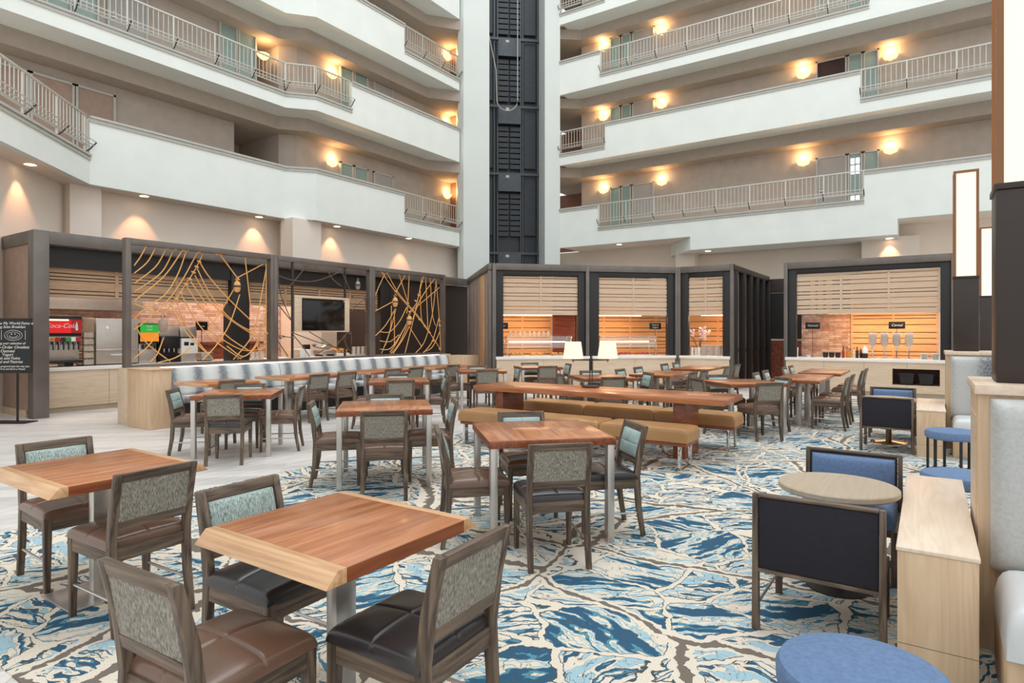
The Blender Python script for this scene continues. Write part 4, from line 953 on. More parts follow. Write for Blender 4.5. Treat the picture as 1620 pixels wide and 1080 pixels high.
def booth(x, label, glabel, plabel, lit=True, only_lamp=False):
    # x = front plane of the back cushion
    if not only_lamp:
        b = thing('booth_bench', label, 'bench', (x, -.24, .008), 0, 'velvet booth benches at the right side')
        for k in range(2):
            part('back_cushion', MB().cushion(.66, .80, .13, .02, 0, (), (), 24, 0, 14), 'velvet_y', b, loc=(.145, -.335 - .66 * k, .80), rot=(PI / 2, 0, -PI / 2))
            part('seat', MB().cushion(.56, .655, .20, .015, 0, (), (), 22, 0, 14), 'white_vinyl', b, loc=(-.28, -.335 - .66 * k, .265))
        part('kick_board', MB().box(-.53, .0, -1.33, -.012, 0, .263), 'oak_panel_v', b, .003)
        w = thing('booth_partition', glabel, 'partition', (x + .15, -.20, .008), 0, 'oak booth partitions'); 
        part('body', MB().box(0, .62, -1.5, 0, 0, 1.215), 'oak_panel_v', w, .003)
        part('cap', MB().box(-.03, .65, -1.52, .015, 1.216, 1.262), 'pale_oak_top', w, .004)
        part('end_reveal', MB().box(.10, .52, -.0005, .004, .12, 1.10), 'oak_panel', w)
    z0 = 1.271 if not only_lamp else 0.0
    p = thing('lit_pillar', plabel, 'pillar lamp', (x + .30, -.28 - (.59 if only_lamp else 0), z0), 0, 'dark pillars with glowing panels')
    q = .27; zb_, zt_ = 2.22 - z0, 3.60 - z0
    part('pillar_shaft', MB().box(0, q, -q, 0, 0, zb_), 'dark_bronze', p, .006)
    part('collar', MB().box(-.008, q + .008, -q - .008, .008, zb_, zb_ + .03), 'dark_bronze', p, .003)
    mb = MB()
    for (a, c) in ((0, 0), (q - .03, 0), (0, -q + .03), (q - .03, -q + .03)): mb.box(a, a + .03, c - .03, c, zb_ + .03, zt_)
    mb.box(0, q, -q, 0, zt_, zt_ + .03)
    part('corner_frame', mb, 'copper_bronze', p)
    part('light_panel', MB().box(.028, q - .028, -q + .028, -.028, zb_ + .031, zt_ - .001), 'lamp_panel', p)
booth(3.55, 'silver velvet booth bench at the right edge with white seat, nearest', 'oak partition behind the nearest booth bench, with a dark pillar on it', 'huge lit pillar at the right edge, glowing panel above dark shaft')
booth(9.66, 'farther silver velvet booth bench beyond the blue round stool', 'oak partition behind the farther booth bench', 'lit pillar beside the cereal kiosk, its whole glowing panel visible')
booth(15.3, '', '', 'farthest lit pillar, half hidden behind the big near pillar', only_lamp=True)

# ============================================================ KIOSKS
def kiosk_bay(ox, oy, ang, L_, grp, what, items=None, depth=1.6, wood_side=None, posts=(True, True)):
    """one serving bay; local x along the front, local y inwards"""
    def P(name, mb, mat, root, bevel=.003, **k): return part(name, mb, mat, root, bevel, **k)
    loc = (ox, oy, 0)
    k = thing('kiosk_bay', 'dark steel framed serving bay, ' + what, 'kiosk', loc, ang, grp)
    w = .09
    if posts[0]: P('post', MB().box(0, w, -.05, .10, 0, 3.30), 'bronze_metal', k)
    if posts[1]: P('post', MB().box(L_ - w, L_, -.05, .10, 0, 3.30), 'bronze_metal', k)
    P('beam', MB().box(0, L_, -.04, .10, 3.13, 3.30), 'bronze_metal', k)
    P('inner_frame', MB().box(w if posts[0] else .001, w + .20, .0, .14, 0, 3.13).box(L_ - w - .20, L_ - w, .0, .14, 0, 3.13).box(w + .20, L_ - w - .20, .0, .14, 3.0, 3.13), 'black_frame', k)
    P('roof', MB().box(.02, L_ - .02, .1, depth + .3, 3.15, 3.24), 'dark_bronze', k)
    a, b = w + .20, L_ - w - .20
    # slatted shutter
    s = thing('slatted_shutter', 'pale wooden slat shutter pulled half down, ' + what, 'shutter', loc, ang, 'wooden slat shutters over the serving counters')
    mb = MB(); z = 1.97; hs = [.14, .09, .15, .12, .08, .16, .10, .13]; q_ = 0
    while z < 2.96:
        h = hs[q_ % 8]; q_ += 1; z2 = min(z + h, 2.995); mb.box(a + .005, b - .005, .05, .07, z, z2 - .019); z = z2
    P('slats', mb, 'oak_slat', s, 0)
    n = max(1, round((b - a) / 1.1))
    for i in range(1, n + 1 if n == 1 else n): x = a + (b - a) * i / (n + (1 if n == 1 else 0)); P('batten', MB().box(x - .025, x + .025, .040, .049, 1.97, 2.99), 'oak_slat', s, 0)
    return k, a, b
def counter(ox, oy, ang, x0, x1, what, niche=None, depth=.75, front=-.12, h=.865, mat='oak_panel', panels=1.25, grp='oak fronted serving counters', top_th=.075, rec=0.0):
    loc = (ox, oy, 0)
    c = thing('serving_counter', 'oak fronted serving counter, ' + what, 'counter', loc, ang, grp)
    if niche:
        n0, n1, zz0, zz1 = niche
        mb = MB().box(x0, n0, front + .03, depth, .10, h - top_th).box(n1, x1, front + .03, depth, .10, h - top_th).box(n0, n1, front + .03, depth, .10, zz0).box(n0, n1, front + .03, depth, zz1, h - top_th)
        part('body', mb, mat, c)
        part('niche_back', MB().box(n0, n1, depth - .1, depth - .05, zz0, zz1), 'red_plank', c)
    else: part('body', MB().box(x0, x1, front + .03, depth, .10, h - top_th), mat, c, .003)
    part('plinth', MB().box(x0, x1, front + .07, depth, 0, .10), 'table_oak', c)
    n = max(1, round((x1 - x0) / panels)); mb = MB()
    for i in range(1, n): x = x0 + (x1 - x0) * i / n; mb.box(x - .002, x + .002, front + .0285, front + .0295, .10, h - top_th)
    if n > 1: part('panel_joint', mb, 'dark_bronze', c)
    t2 = solo('countertop', MB().box(x0 - .02, x1 + .02, front, depth + .02, h - top_th + .001, h), 'white_counter', 'white stone worktop, ' + what, 'worktop', loc, ang, 'white stone worktops', .004)
    return c
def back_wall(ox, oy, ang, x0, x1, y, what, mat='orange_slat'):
    w = thing('slat_wall', 'orange lit wooden slat wall, ' + what, 'slat wall', (ox, oy, 0), ang, 'lit slat walls inside the kiosks')
    mb = MB(); z = .3; random.seed(int(ox * 7)); hs = [.15, .08, .12, .2, .1, .16]
    while z < 3.1:
        h = hs[random.randrange(6)]; mb.box(x0, x1, y, y + .02, z, min(z + h - .018, 3.12)); z += h
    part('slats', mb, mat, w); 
    n = max(2, round((x1 - x0) / .9))
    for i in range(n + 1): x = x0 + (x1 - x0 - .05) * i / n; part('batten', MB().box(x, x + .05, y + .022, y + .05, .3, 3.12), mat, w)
    part('backing', MB().box(x0, x1, y + .25, y + .27, 0, 3.12), 'dark_wall_panel', w)
def warm(ox, oy, ang, x, y, z, sx_, sy_, power, col=(1.0, .58, .25), rx=0.0):
    M4 = Matrix.Translation((ox, oy, 0)) @ Matrix.Rotation(ang, 4, 'Z')
    p = M4 @ Vector((x, y, z)); o = area_light('kiosk_light', p, sx_, power, col, (rx, 0, ang), sy=sy_); return o
def strip(ox, oy, ang, x0, x1, y, z, what):
    s = thing('light_bar', 'long glowing light bar over the counter, ' + what, 'light bar', (ox, oy, 0), ang, 'light bars inside the kiosks')
    part('diffuser', MB().box(x0, x1, y, y + .04, z, z + .05), 'warm_strip', s); part('housing', MB().box(x0, x1, y + .041, y + .09, z - .01, z + .08), 'dark_bronze', s)
# -- centre kiosk
P1 = Vector((12.95, 9.35)); P2 = Vector((16.60, 5.70)); P3 = Vector((16.60, 4.20)); P0 = Vector((16.30, 12.70))
a12 = math.atan2(P2.y - P1.y, P2.x - P1.x); L12 = (P2 - P1).length; La = L12 * .505
GK = 'centre kiosk with three serving bays'
mid = P1 + (P2 - P1).normalized() * La
kiosk_bay(P1.x, P1.y, a12, La, GK, 'left bay of the centre kiosk', posts=(True, True))
kiosk_bay(mid.x, mid.y, a12, L12 - La, GK, 'middle bay of the centre kiosk', posts=(False, True))
kiosk_bay(P2.x, P2.y, -PI / 2, 1.5, GK, 'narrow right bay of the centre kiosk', posts=(True, True))
counter(P1.x, P1.y, a12, .10, La - .02, 'left bay of the centre kiosk', h=.88)
counter(mid.x, mid.y, a12, .10, L12 - La - .12, 'middle bay of the centre kiosk', h=.88)
counter(P2.x, P2.y, -PI / 2, .10, 1.40, 'narrow right bay of the centre kiosk', h=.88)
back_wall(P1.x, P1.y, a12, .3, La - .55, 1.75, 'left bay of the centre kiosk'); 
solo('dark_post_wall', MB().box(La - .54, La + .1, 1.55, 1.75, 0, 3.12), 'red_plank', 'dark brown wall end seen inside the centre kiosk', 'wall end', (P1.x, P1.y, 0), a12)
back_wall(P1.x, P1.y, a12, La + .2, L12 + 1.02, 1.75, 'middle bay of the centre kiosk')
back_wall(P2.x, P2.y, -PI / 2, -.35, 1.45, 1.9, 'narrow bay of the centre kiosk')
for (q, a_, x0, x1, w_) in ((P1, a12, .4, La - .75, 'left bay of the centre kiosk'), (mid, a12, .4, L12 - La - .65, 'middle bay of the centre kiosk'), (P2, -PI / 2, .35, 1.35, 'narrow bay of the centre kiosk')):
    strip(q.x, q.y, a_, x0, x1, 1.0, 1.98, w_)
    warm(q.x, q.y, a_, (x0 + x1) / 2, 1.06, 2.02, max(.6, x1 - x0), .12, 27, (1.0, .52, .22), math.radians(32))
    warm(q.x, q.y, a_, (x0 + x1) / 2, .45, 1.95, max(.6, x1 - x0), .2, 9, (1.0, .74, .5))
# slanted left side and long dark right side of the centre kiosk
a10 = math.atan2(P0.y - P1.y, P0.x - P1.x); L10 = (P0 - P1).length
t = thing('kiosk_flank', 'slanting left side of the centre kiosk with tall bronze panels', 'kiosk wall', (P1.x, P1.y, 0), a10)
part('beam', MB().box(0, L10, 0, .1, 3.13, 3.30), 'bronze_metal', t, .003)
part('post', MB().box(L10 - .14, L10, 0, .1, 0, 3.12), 'bronze_metal', t, .003); part('post', MB().box(.02, .12, .0, .1, 0, 3.12), 'bronze_metal', t, .003)
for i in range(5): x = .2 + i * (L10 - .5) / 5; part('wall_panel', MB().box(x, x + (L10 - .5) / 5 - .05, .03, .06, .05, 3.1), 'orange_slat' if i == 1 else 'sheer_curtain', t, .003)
a34 = 0.0; t = thing('kiosk_flank', 'long dark right side of the centre kiosk with deep vertical fins', 'kiosk wall', (P3.x, P3.y, 0), 0)
part('beam', MB().box(0, 4.3, -.02, .12, 3.13, 3.28), 'dark_bronze', t, .003)
part('wall_panel', MB().box(.1, 4.3, .10, .14, 0, 3.12), 'sheer_curtain', t)
for i in range(6): x = .1 + i * .82; part('fin', MB().box(x, x + .10, -.06, .10, 0, 3.12), 'black_frame', t, .002)
part('rail', MB().box(.1, 4.3, .06, .10, 1.0, 1.05), 'black_frame', t)
# -- cereal kiosk on the right
Q = Vector((17.10, 3.07)); LQ = 3.60; aq = -PI / 2
kiosk_bay(Q.x, Q.y, aq, LQ, 'cereal kiosk', 'the cereal kiosk at the right')
counter(Q.x, Q.y, aq, .06, LQ - .06, 'the cereal kiosk at the right', niche=(2.38, 3.30, .28, .66), h=.88, panels=.85)
back_wall(Q.x, Q.y, aq, 1.35, LQ - .3, 1.75, 'the cereal kiosk')
solo('stone_back_wall', MB().box(.15, 1.34, 1.70, 1.78, 0, 2.0), 'stacked_stone', 'pinkish stone wall panel inside the cereal kiosk', 'wall panel', (Q.x, Q.y, 0), aq)
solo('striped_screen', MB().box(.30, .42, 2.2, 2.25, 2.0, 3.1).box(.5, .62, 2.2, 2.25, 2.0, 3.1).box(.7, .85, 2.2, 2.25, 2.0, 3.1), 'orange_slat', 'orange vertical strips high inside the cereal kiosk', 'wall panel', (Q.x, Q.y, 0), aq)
solo('kiosk_rear_panel', MB().box(.1, 1.4, 2.3, 2.4, 0, 3.1), 'dark_wall_panel', 'dark rear panel behind the stone inside the cereal kiosk', 'wall panel', (Q.x, Q.y, 0), aq)
strip(Q.x, Q.y, aq, .85, 2.95, 1.0, 2.0, 'the cereal kiosk')
warm(Q.x, Q.y, aq, 2.0, 1.06, 2.02, 2.2, .12, 36, (1.0, .52, .22), math.radians(32))
warm(Q.x, Q.y, aq, 1.8, .45, 1.95, 2.6, .2, 14, (1.0, .74, .5))
# gap behind, between the kiosks
solo('plank_wall', MB().box(0, .06, -1.2, 1.6, 0, 1.25), 'red_plank', 'reddish plank wall in the gap between the kiosks', 'wall panel', (20.9, 3.3, 0))
t = thing('rope_window', 'dark window panel above the reddish planks between the kiosks', 'window panel', (20.9, 3.3, 0))
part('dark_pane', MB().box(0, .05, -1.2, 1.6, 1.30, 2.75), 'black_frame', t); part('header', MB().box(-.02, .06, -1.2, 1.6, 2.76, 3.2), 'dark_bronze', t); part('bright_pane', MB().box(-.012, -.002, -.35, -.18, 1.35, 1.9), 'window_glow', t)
# -- things on the kiosk counters (local frame helper)
def at(q, ang, x, y, z=.88):
    c, s = math.cos(ang), math.sin(ang); return (q.x + c * x - s * y, q.y + s * x + c * y, z)
def card(q, ang, x, y, word, label, size=.075, h=.72):
    t = thing('counter_sign', label, 'sign', at(q, ang, x, y), ang, 'small black signs on stems')
    part('stem', MB().cyl(0, 0, 0, h, .006, 8).cyl(0, 0, 0, .01, .05), 'iron', t)
    part('board', MB().box(-.17, .17, -.008, .008, h, h + .17), 'black_plastic', t, .002)
    if word: text(word, size, 'paper_white', t, (0, -.012, h + .085), (PI / 2, 0, 0), shear=.25)
card(Q, aq, .62, .35, 'Oatmeal', 'small black Oatmeal sign on a stem in front of the stone panel', .07)
card(Q, aq, 2.45, .5, 'Cereal', 'small black Cereal sign above the cereal dispensers', .085)
card(mid, a12, 2.05, .35, 'Fruit &\nYogurt', 'small black two line sign in the middle bay of the centre kiosk', .065)
card(P1, a12, .30, .30, 'Bakery', 'small black sign in the left bay of the centre kiosk', .06)
for i, (x, m) in enumerate(((1.95, 'cereal_pink'), (2.2, 'cereal_tan'), (2.45, 'cereal_brown'), (2.70, 'cereal_pale'))):
    t = thing('cereal_dispenser', 'cereal dispenser, %s of four from the left' % ['pink filled, first', 'tan filled, second', 'brown filled, third', 'pale filled, fourth'][i], 'cereal dispenser', at(Q, aq, x, .32), aq, 'cereal dispensers')
    part('jar', MB().lathe([(.055, .30), (.085, .38), (.088, .62), (.085, .63), (.08, .62), (.078, .38), (.05, .30)], 18), 'jar_plastic', t)
    part('cereal', MB().lathe([(.002, .30), (.05, .305), (.077, .385), (.077, .58), (.002, .59)], 16), m, t)
    part('knob', MB().cyl(0, 0, .20, .29, .03, 12), 'jar_plastic', t); part('stand', MB().cyl(0, 0, 0, .2, .012, 8).cyl(0, 0, 0, .012, .08).box(-.012, .012, .04, .06, 0, .35), 'chrome', t)
def stack(q, ang, x, y, n, r, label, grp, mat='white_china', st=.018, cat='plates', z=.88, nm='plate_stack'):
    for i in range(n):
        solo('plate' if r > .06 else 'cup', MB().lathe([(.002, 0), (r * .5, 0), (r, .020), (r, .024), (r * .5, .006), (.002, .006)], 20), mat, label, cat, at(q, ang, x, y, z + i * st), ang, grp)
for j, x in enumerate((3.0, 3.22)): stack(Q, aq, x, .3, 6, .085, 'white bowl in the stack at the right end of the cereal counter' if j else 'white bowl in the left one of two stacks right of the dispensers', 'stacked white bowls on the cereal counter %d' % j, cat='bowl', st=.022)
for j, x in enumerate((.64, .84, 1.04)):
    stack(P2, -PI / 2, x, .3, 14, .094, ['white plate in the left', 'white plate in the middle', 'white plate in the right'][j] + ' stack beside the pink flowers', 'stacked white plates %d' % j, cat='plate', st=.02)
for i in range(3): solo('black_bowl', MB().lathe([(.002, 0), (.05, 0), (.067, .13), (.062, .13), (.048, .01), (.002, .01)], 18), 'black_plastic', 'black bowl on the cereal counter, %s of three' % ['left', 'middle', 'right'][i], 'bowl', at(Q, aq, .93 + i * .14, .22), aq, 'black bowls')
solo('paper_cup_stack', MB().lathe([(.002, 0), (.04, 0), (.05, .24), (.002, .25)], 16), 'white_china', 'tall white cylinder at the left end of the cereal counter', 'canister', at(Q, aq, .25, .25), aq)
solo('silver_pot', MB().lathe([(.002, 0), (.06, 0), (.065, .05), (.03, .07), (.002, .075)], 16), 'stainless', 'small steel pot below the Oatmeal sign', 'pot', at(Q, aq, .52, .2), aq)
bl = [('bottle_red', .26, 'red'), ('bottle_amber', .24, 'amber'), ('bottle_amber', .20, 'short amber'), ('bottle_white', .22, 'white'), ('bottle_dark', .25, 'dark'), ('bottle_dark', .2, 'short dark')]
for i, (m, h, w_) in enumerate(bl):
    t = thing('syrup_bottle', '%s syrup bottle in the cluster on the cereal counter' % w_, 'bottle', at(Q, aq, 1.33 + i * .075, .22 + (i % 2) * .09), aq, 'syrup bottles')
    part('bottle_body', MB().lathe([(.002, 0), (.03, 0), (.032, h * .6), (.013, h * .8), (.012, h), (.002, h)], 14), m, t); part('bottle_cap', MB().cyl(0, 0, h, h + .025, .015, 10), 'black_plastic', t)
t = thing('napkin_box', 'dark box holding a white napkin bundle beside the dispensers', 'napkin holder', at(Q, aq, 1.80, .25), aq)
part('box', MB().box(-.058, .058, -.06, .06, 0, .12), 'bottle_dark', t, .004); part('napkins', MB().lathe([(.002, .12), (.06, .12), (.065, .22), (.03, .30), (.002, .3)], 12), 'paper_white', t)
for i in range(2): 
    t = thing('black_basket', 'square black basket in the niche of the cereal counter, %s one' % ['left', 'right'][i], 'basket', at(Q, aq, 2.66 + i * .38, .12, .281), aq, 'black baskets')
    part('basket_body', MB().hexa([(-.12, -.12, 0), (.12, -.12, 0), (.12, .12, 0), (-.12, .12, 0)], [(-.15, -.15, .25), (.15, -.15, .25), (.15, .15, .25), (-.15, .15, .25)]), 'black_plastic', t, .01)
    part('rim', MB().box(-.16, .16, -.16, -.14, .24, .27).box(-.16, .16, .14, .16, .24, .27).box(-.16, -.14, -.14, .14, .24, .27).box(.14, .16, -.14, .14, .24, .27), 'black_plastic', t, .004)
# flowers and canisters of the narrow bay
t = thing('flower_vase', 'glass vase with pale pink blossom branches in the narrow bay', 'vase', at(P2, -PI / 2, .46, .38), 0)
part('vase', MB().lathe([(.03, 0), (.06, .05), (.05, .2), (.03, .26), (.028, .25), (.045, .2), (.055, .05), (.03, .01)], 16), 'jar_plastic', t)
random.seed(3)
mb = MB(); ends = []
for i in range(9):
    a = random.uniform(0, 2 * PI); e = Vector((math.cos(a) * .22, math.sin(a) * .22, random.uniform(.5, .72))); ends.append(e); mb.tube([(0, 0, .1), tuple(e * .5 + Vector((0, 0, .08))), tuple(e)], .005, 5)
part('branch', mb, 'twig', t)
mb = MB()
for e in ends:
    for k in range(7): mb.sphere(e + Vector((random.uniform(-.07, .07), random.uniform(-.07, .07), random.uniform(-.07, .07))), random.uniform(.022, .042), 5)
part('blossoms', mb, 'petal', t, kind='stuff')
for i in range(5): solo('juice_glass', MB().lathe([(.002, 0), (.035, 0), (.04, .22), (.036, .22), (.03, .01), (.002, .01)], 14), 'bottle_white' if i != 1 else 'stainless', 'tall pale canister left of the flower vase, %s in the row' % nm[min(i, 3)] if i < 4 else 'tall pale canister right in front of the flower vase', 'canister', at(P2, -PI / 2, .14 + i * .095, .20 + .06 * (i % 2)), 0, 'pale canisters')
# sneeze guards with food
def guard(q, ang, x0, x1, what, food):
    t = thing('sneeze_guard', 'glass sneeze guard with chrome posts, ' + what, 'sneeze guard', at(q, ang, 0, 0), ang, 'sneeze guards')
    for x in (x0, x1): part('post', MB().tube([(x, .12, 0), (x, .12, .42), (x, .05, .52)], .012, 8).tube([(x, .55, 0), (x, .55, .52), (x, .05, .52)], .010, 8), 'chrome', t)
    part('glass_front', MB().hexa([(x0, .01, .22), (x1, .01, .22), (x1, .016, .22), (x0, .016, .22)], [(x0, .12, .52), (x1, .12, .52), (x1, .126, .52), (x0, .126, .52)]), 'clear_glass', t)
    part('glass_shelf', MB().box(x0, x1, .12, .60, .525, .533), 'clear_glass', t)
    part('light_tube', MB().box(x0 + .1, x1 - .1, .35, .38, .36, .39), 'warm_strip', t)
    for i in range(3):
        x = x0 + (x1 - x0) * (i + .5) / 3
        f = thing('serving_tray', 'steel serving tray with food, %s, %s of three' % (what, nm[i]), 'food tray', at(q, ang, x, .32), ang, 'food trays on the kiosk counters')
        part('tray', MB().box(-.2, .2, -.14, .14, 0, .03), 'stainless', f, .005)
        random.seed(i + int(x0 * 10)); mb = MB()
        for k in range(14): mb.sphere((random.uniform(-.16, .16), random.uniform(-.1, .1), .045 + random.uniform(0, .02)), random.uniform(.025, .04), 5)
        part('food', mb, food[i], f, kind='stuff')
guard(P1, a12, .42, La - .45, 'left bay of the centre kiosk', ('bread', 'food_orange', 'bread'))
guard(mid, a12, .35, L12 - La - .6, 'middle bay of the centre kiosk', ('food_orange', 'fruit_red', 'fruit_red'))
for i in range(9): solo('glass_tumbler', MB().lathe([(.002, 0), (.03, 0), (.034, .13), (.03, .13), (.027, .01), (.002, .01)], 12), 'jar_plastic', 'glass in the row on the sneeze guard shelf of the left bay', 'glass', at(P1, a12, .55 + i * .13, .35, .88 + .534), a12, 'glasses on the sneeze guard')

# ============================================================ KITCHEN BEHIND THE ROPE SCREENS
k = thing('kitchen_frame', 'dark steel frame of the open kitchen with the thick corner post', 'kiosk', (0, 0, 0))
part('corner_post', MB().box(4.23, 4.47, 12.90, 13.14, 0, 3.31), 'bronze_metal', k, .006)
part('beam', MB().box(4.47, 17.0, 12.93, 13.10, 3.08, 3.31), 'bronze_metal', k, .004)
part('side_beam', MB().box(4.24, 4.40, 13.14, 16.0, 3.08, 3.31), 'bronze_metal', k, .004)
part('header', MB().box(4.47, 13.05, 13.15, 13.22, 2.70, 3.08), 'black_frame', k)
part('column', MB().box(4.47, 4.53, 13.10, 13.3, .0, 3.08), 'black_frame', k, .004)
part('column', MB().box(8.05, 8.50, 13.12, 13.45, 0, 3.08), 'black_frame', k, .004)
part('column', MB().box(12.66, 13.05, 13.12, 13.45, 0, 3.08), 'black_frame', k, .004)
part('roof', MB().box(4.25, 17.0, 13.10, 16.0, 3.24, 3.30), 'dark_bronze', k)
part('side_wall', MB().box(4.27, 4.31, 13.14, 15.6, .12, 3.08), 'sheer_curtain', k)
part('side_baseboard', MB().box(4.25, 4.27, 13.3, 16.0, 0, .12), 'oak_panel', k)
def shutter(x0, x1, label):
    s = thing('slatted_shutter', label, 'shutter', (0, 0, 0), 0, 'wooden slat shutters over the kitchen counter')
    mb = MB()
    for (a, b) in ((2.16, 2.215), (2.232, 2.285), (2.302, 2.47), (2.487, 2.53), (2.547, 2.595), (2.612, 2.70), (2.717, 2.80)): mb.box(x0, x1, 13.24, 13.26, a, b)
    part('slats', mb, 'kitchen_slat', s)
    n = max(1, round((x1 - x0) / 1.5))
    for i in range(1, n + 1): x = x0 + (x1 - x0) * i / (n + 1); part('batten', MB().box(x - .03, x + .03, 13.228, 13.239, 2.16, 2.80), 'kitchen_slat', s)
    part('dark_backing', MB().box(x0, x1, 13.30, 13.32, 2.16, 2.80), 'black_frame', s)
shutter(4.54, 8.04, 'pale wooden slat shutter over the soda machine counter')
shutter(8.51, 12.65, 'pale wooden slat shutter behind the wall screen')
counter(0, 13.62, 0, 4.54, 12.64, 'open kitchen behind the rope screens', h=.86, panels=1.15, grp='kitchen counters')
struct('wall_kitchen', MB().box(4.31, 13.1, 15.62, 15.7, 0, 3.2), 'stacked_stone')
struct('wall_dark', MB().box(13.06, 17.0, 13.12, 13.2, 0, 3.07).box(13.06, 13.14, 13.2, 15.9, 0, 3.2), 'dark_wall_panel')
def kx(px, y=13.75): return on_y(px, 525, y).x
def kit(name, label, cat, px0, px1, y=13.55): x0 = kx(px0, y); return thing(name, label, cat, (x0, y, .861)), kx(px1, y) - x0
t, w = kit('soda_dispenser', 'soda dispenser with the red lit Coca-Cola header', 'drink machine', 58, 129)
part('body', MB().box(.02, w - .02, .05, .55, .12, .62), 'stainless', t, .01); part('drip_tray', MB().box(.0, w, -.08, .5, .07, .12), 'black_plastic', t, .006); part('feet', MB().box(.05, .2, .1, .4, 0, .07).box(w - .25, w - .1, .1, .4, 0, .07), 'black_plastic', t)
part('header_case', MB().box(-.01, w + .01, .0, .55, .58, .97), 'black_plastic', t, .02)
part('header_panel', MB().box(.0, w * .76, -.008, -.001, .64, .90), 'menu_red', t); part('side_panel', MB().box(w * .76 + .004, w, -.008, -.001, .64, .90), 'red_panel', t)
part('header_light', MB().box(.0, w * .7, -.009, -.0085, .87, .90), 'coke_light', t)
text('Coca-Cola', .118, 'paper_white', t, (kx(95.5, 13.55) - kx(58, 13.55), -.012, .775), (PI / 2, 0, 0), shear=.3, name='logo')
part('bottle_mark', MB().lathe([(.002, 0), (.022, 0), (.024, .05), (.018, .07), (.022, .1), (.01, .13), (.01, .16), (.002, .16)], 10), 'paper_white', t, loc=(w * .88, -.01, .69))
for i, m in enumerate(['bottle_white', 'paper_white', 'bottle_amber', 'red_panel', 'bottle_dark', 'green_panel', 'paper_white', 'red_panel']):
    x = .08 + i * (w - .14) / 7; v = part('nozzle', MB().cyl(x, .0, .42, .52, .018, 8).box(x - .012, x + .012, -.03, -.02, .32, .44), 'black_plastic', t)
    part('flavour_label', MB().box(x - .035, x + .035, -.02, -.01, .48, .56), m, v)
t, w = kit('cup_rack', 'tiered wire rack filled with upside down glasses beside the soda machine', 'rack', 131, 151, 13.55)
part('rack_frame', MB().box(0, .012, 0, .012, 0, .66).box(w - .012, w, 0, .012, 0, .66).box(0, .012, .3, .312, 0, .66).box(w - .012, w, .3, .312, 0, .66), 'iron', t)
for j in range(5):
    part('rack_shelf', MB().box(0, w, 0, .32, .01 + j * .132, .022 + j * .132), 'iron', t)
    for i in range(4): 
        mb = MB().lathe([(.042, 0), (.034, .10), (.002, .10), (.002, .095), (.03, .095), (.039, 0)], 12); part('glass', mb, 'glass_grey', t, loc=(.05 + i * (w - .1) / 3, .045, .023 + j * .132))
t, w = kit('ice_machine', 'boxy stainless ice bin right of the glass rack', 'ice machine', 152, 219, 13.6)
part('body', MB().box(0, w, 0, .6, .02, .93), 'stainless', t, .012); part('lid', MB().box(-.005, w + .005, -.02, .02, .28, .32), 'stainless', t, .004); part('handle', MB().tube([(w * .3, -.03, .22), (w * .3, -.06, .2), (w * .7, -.06, .2), (w * .7, -.03, .22)], .01, 8), 'chrome', t); part('badge', MB().cyl(0, 0, 0, .008, .03, 14), 'chrome', t, loc=(w * .25, -.002, .75), rot=(PI / 2, 0, 0)); part('base', MB().box(.02, w - .02, .03, .55, 0, .02), 'black_plastic', t)
t, w = kit('juice_dispenser', 'juice dispenser with a green and orange fruit picture header', 'drink machine', 221, 252, 13.6)
part('header_case', MB().box(0, w, .0, .5, .42, .84), 'black_plastic', t, .01); part('menu_green', MB().box(.01, w - .01, -.006, -.001, .65, .82), 'menu_green', t); part('menu_fruit', MB().box(.01, w - .01, -.006, -.001, .46, .648), 'menu_food', t)
text('fresh\njuice', .06, 'paper_white', t, (w * .5, -.009, .745), (PI / 2, 0, 0))
part('body', MB().box(.02, w - .02, .08, .5, 0, .42), 'stainless', t, .01)
for i in range(4): part('nozzle', MB().cyl(.08 + i * (w - .16) / 3, .03, .3, .40, .02, 8), 'black_plastic', t)
t, w = kit('coffee_machine', 'black coffee machine with a steel top beside the juice dispenser', 'coffee machine', 254, 285, 13.62)
part('body', MB().box(0, w, .12, .5, 0, .56).box(0, w, 0, .12, 0, .08).box(0, w, 0, .12, .30, .56), 'black_plastic', t, .008); part('top_unit', MB().box(0, w, .05, .5, .562, .76), 'stainless', t, .01)
for i in range(3): part('spout', MB().cyl(w * (.25 + .25 * i), .06, .22, .3, .015, 8), 'chrome', t)
t, w = kit('milk_machine', 'white and grey cereal milk machine, right of the coffee machine', 'drink machine', 287, 313, 13.62)
part('body', MB().box(0, w, 0, .5, .18, .52), 'white_china', t, .01); part('top_unit', MB().box(.0, w, .05, .5, .55, .78), 'stainless', t, .01); part('neck', MB().box(.02, w - .02, .06, .5, .52, .55), 'black_plastic', t); part('stand', MB().box(.02, w - .02, .05, .5, 0, .18), 'stainless', t); part('control_panel', MB().box(.06, .16, -.006, -.001, .36, .44).box(.2, .28, -.006, -.001, .36, .42), 'black_plastic', t)
t = thing('counter_sign', 'small black sign with an arrow on a stem beside the milk machine', 'sign', (kx(319, 14.05), 14.05, .861), 0, 'small black signs on stems')
part('stem', MB().cyl(0, 0, 0, .78, .008, 8).cyl(0, 0, 0, .012, .06), 'iron', t); part('board', MB().box(-.14, .14, -.01, .01, .70, .90), 'black_plastic', t, .003)
part('arrow', MB().box(-.06, .05, -.013, -.011, .79, .80).hexa([(.03, -.013, .77), (.07, -.013, .795), (.07, -.011, .795), (.03, -.011, .77)], [(.03, -.013, .78), (.07, -.013, .805), (.07, -.011, .805), (.03, -.011, .78)]), 'paper_white', t)
t, w = kit('toaster', 'stainless toaster below the arrow sign', 'toaster', 319, 338, 13.6)
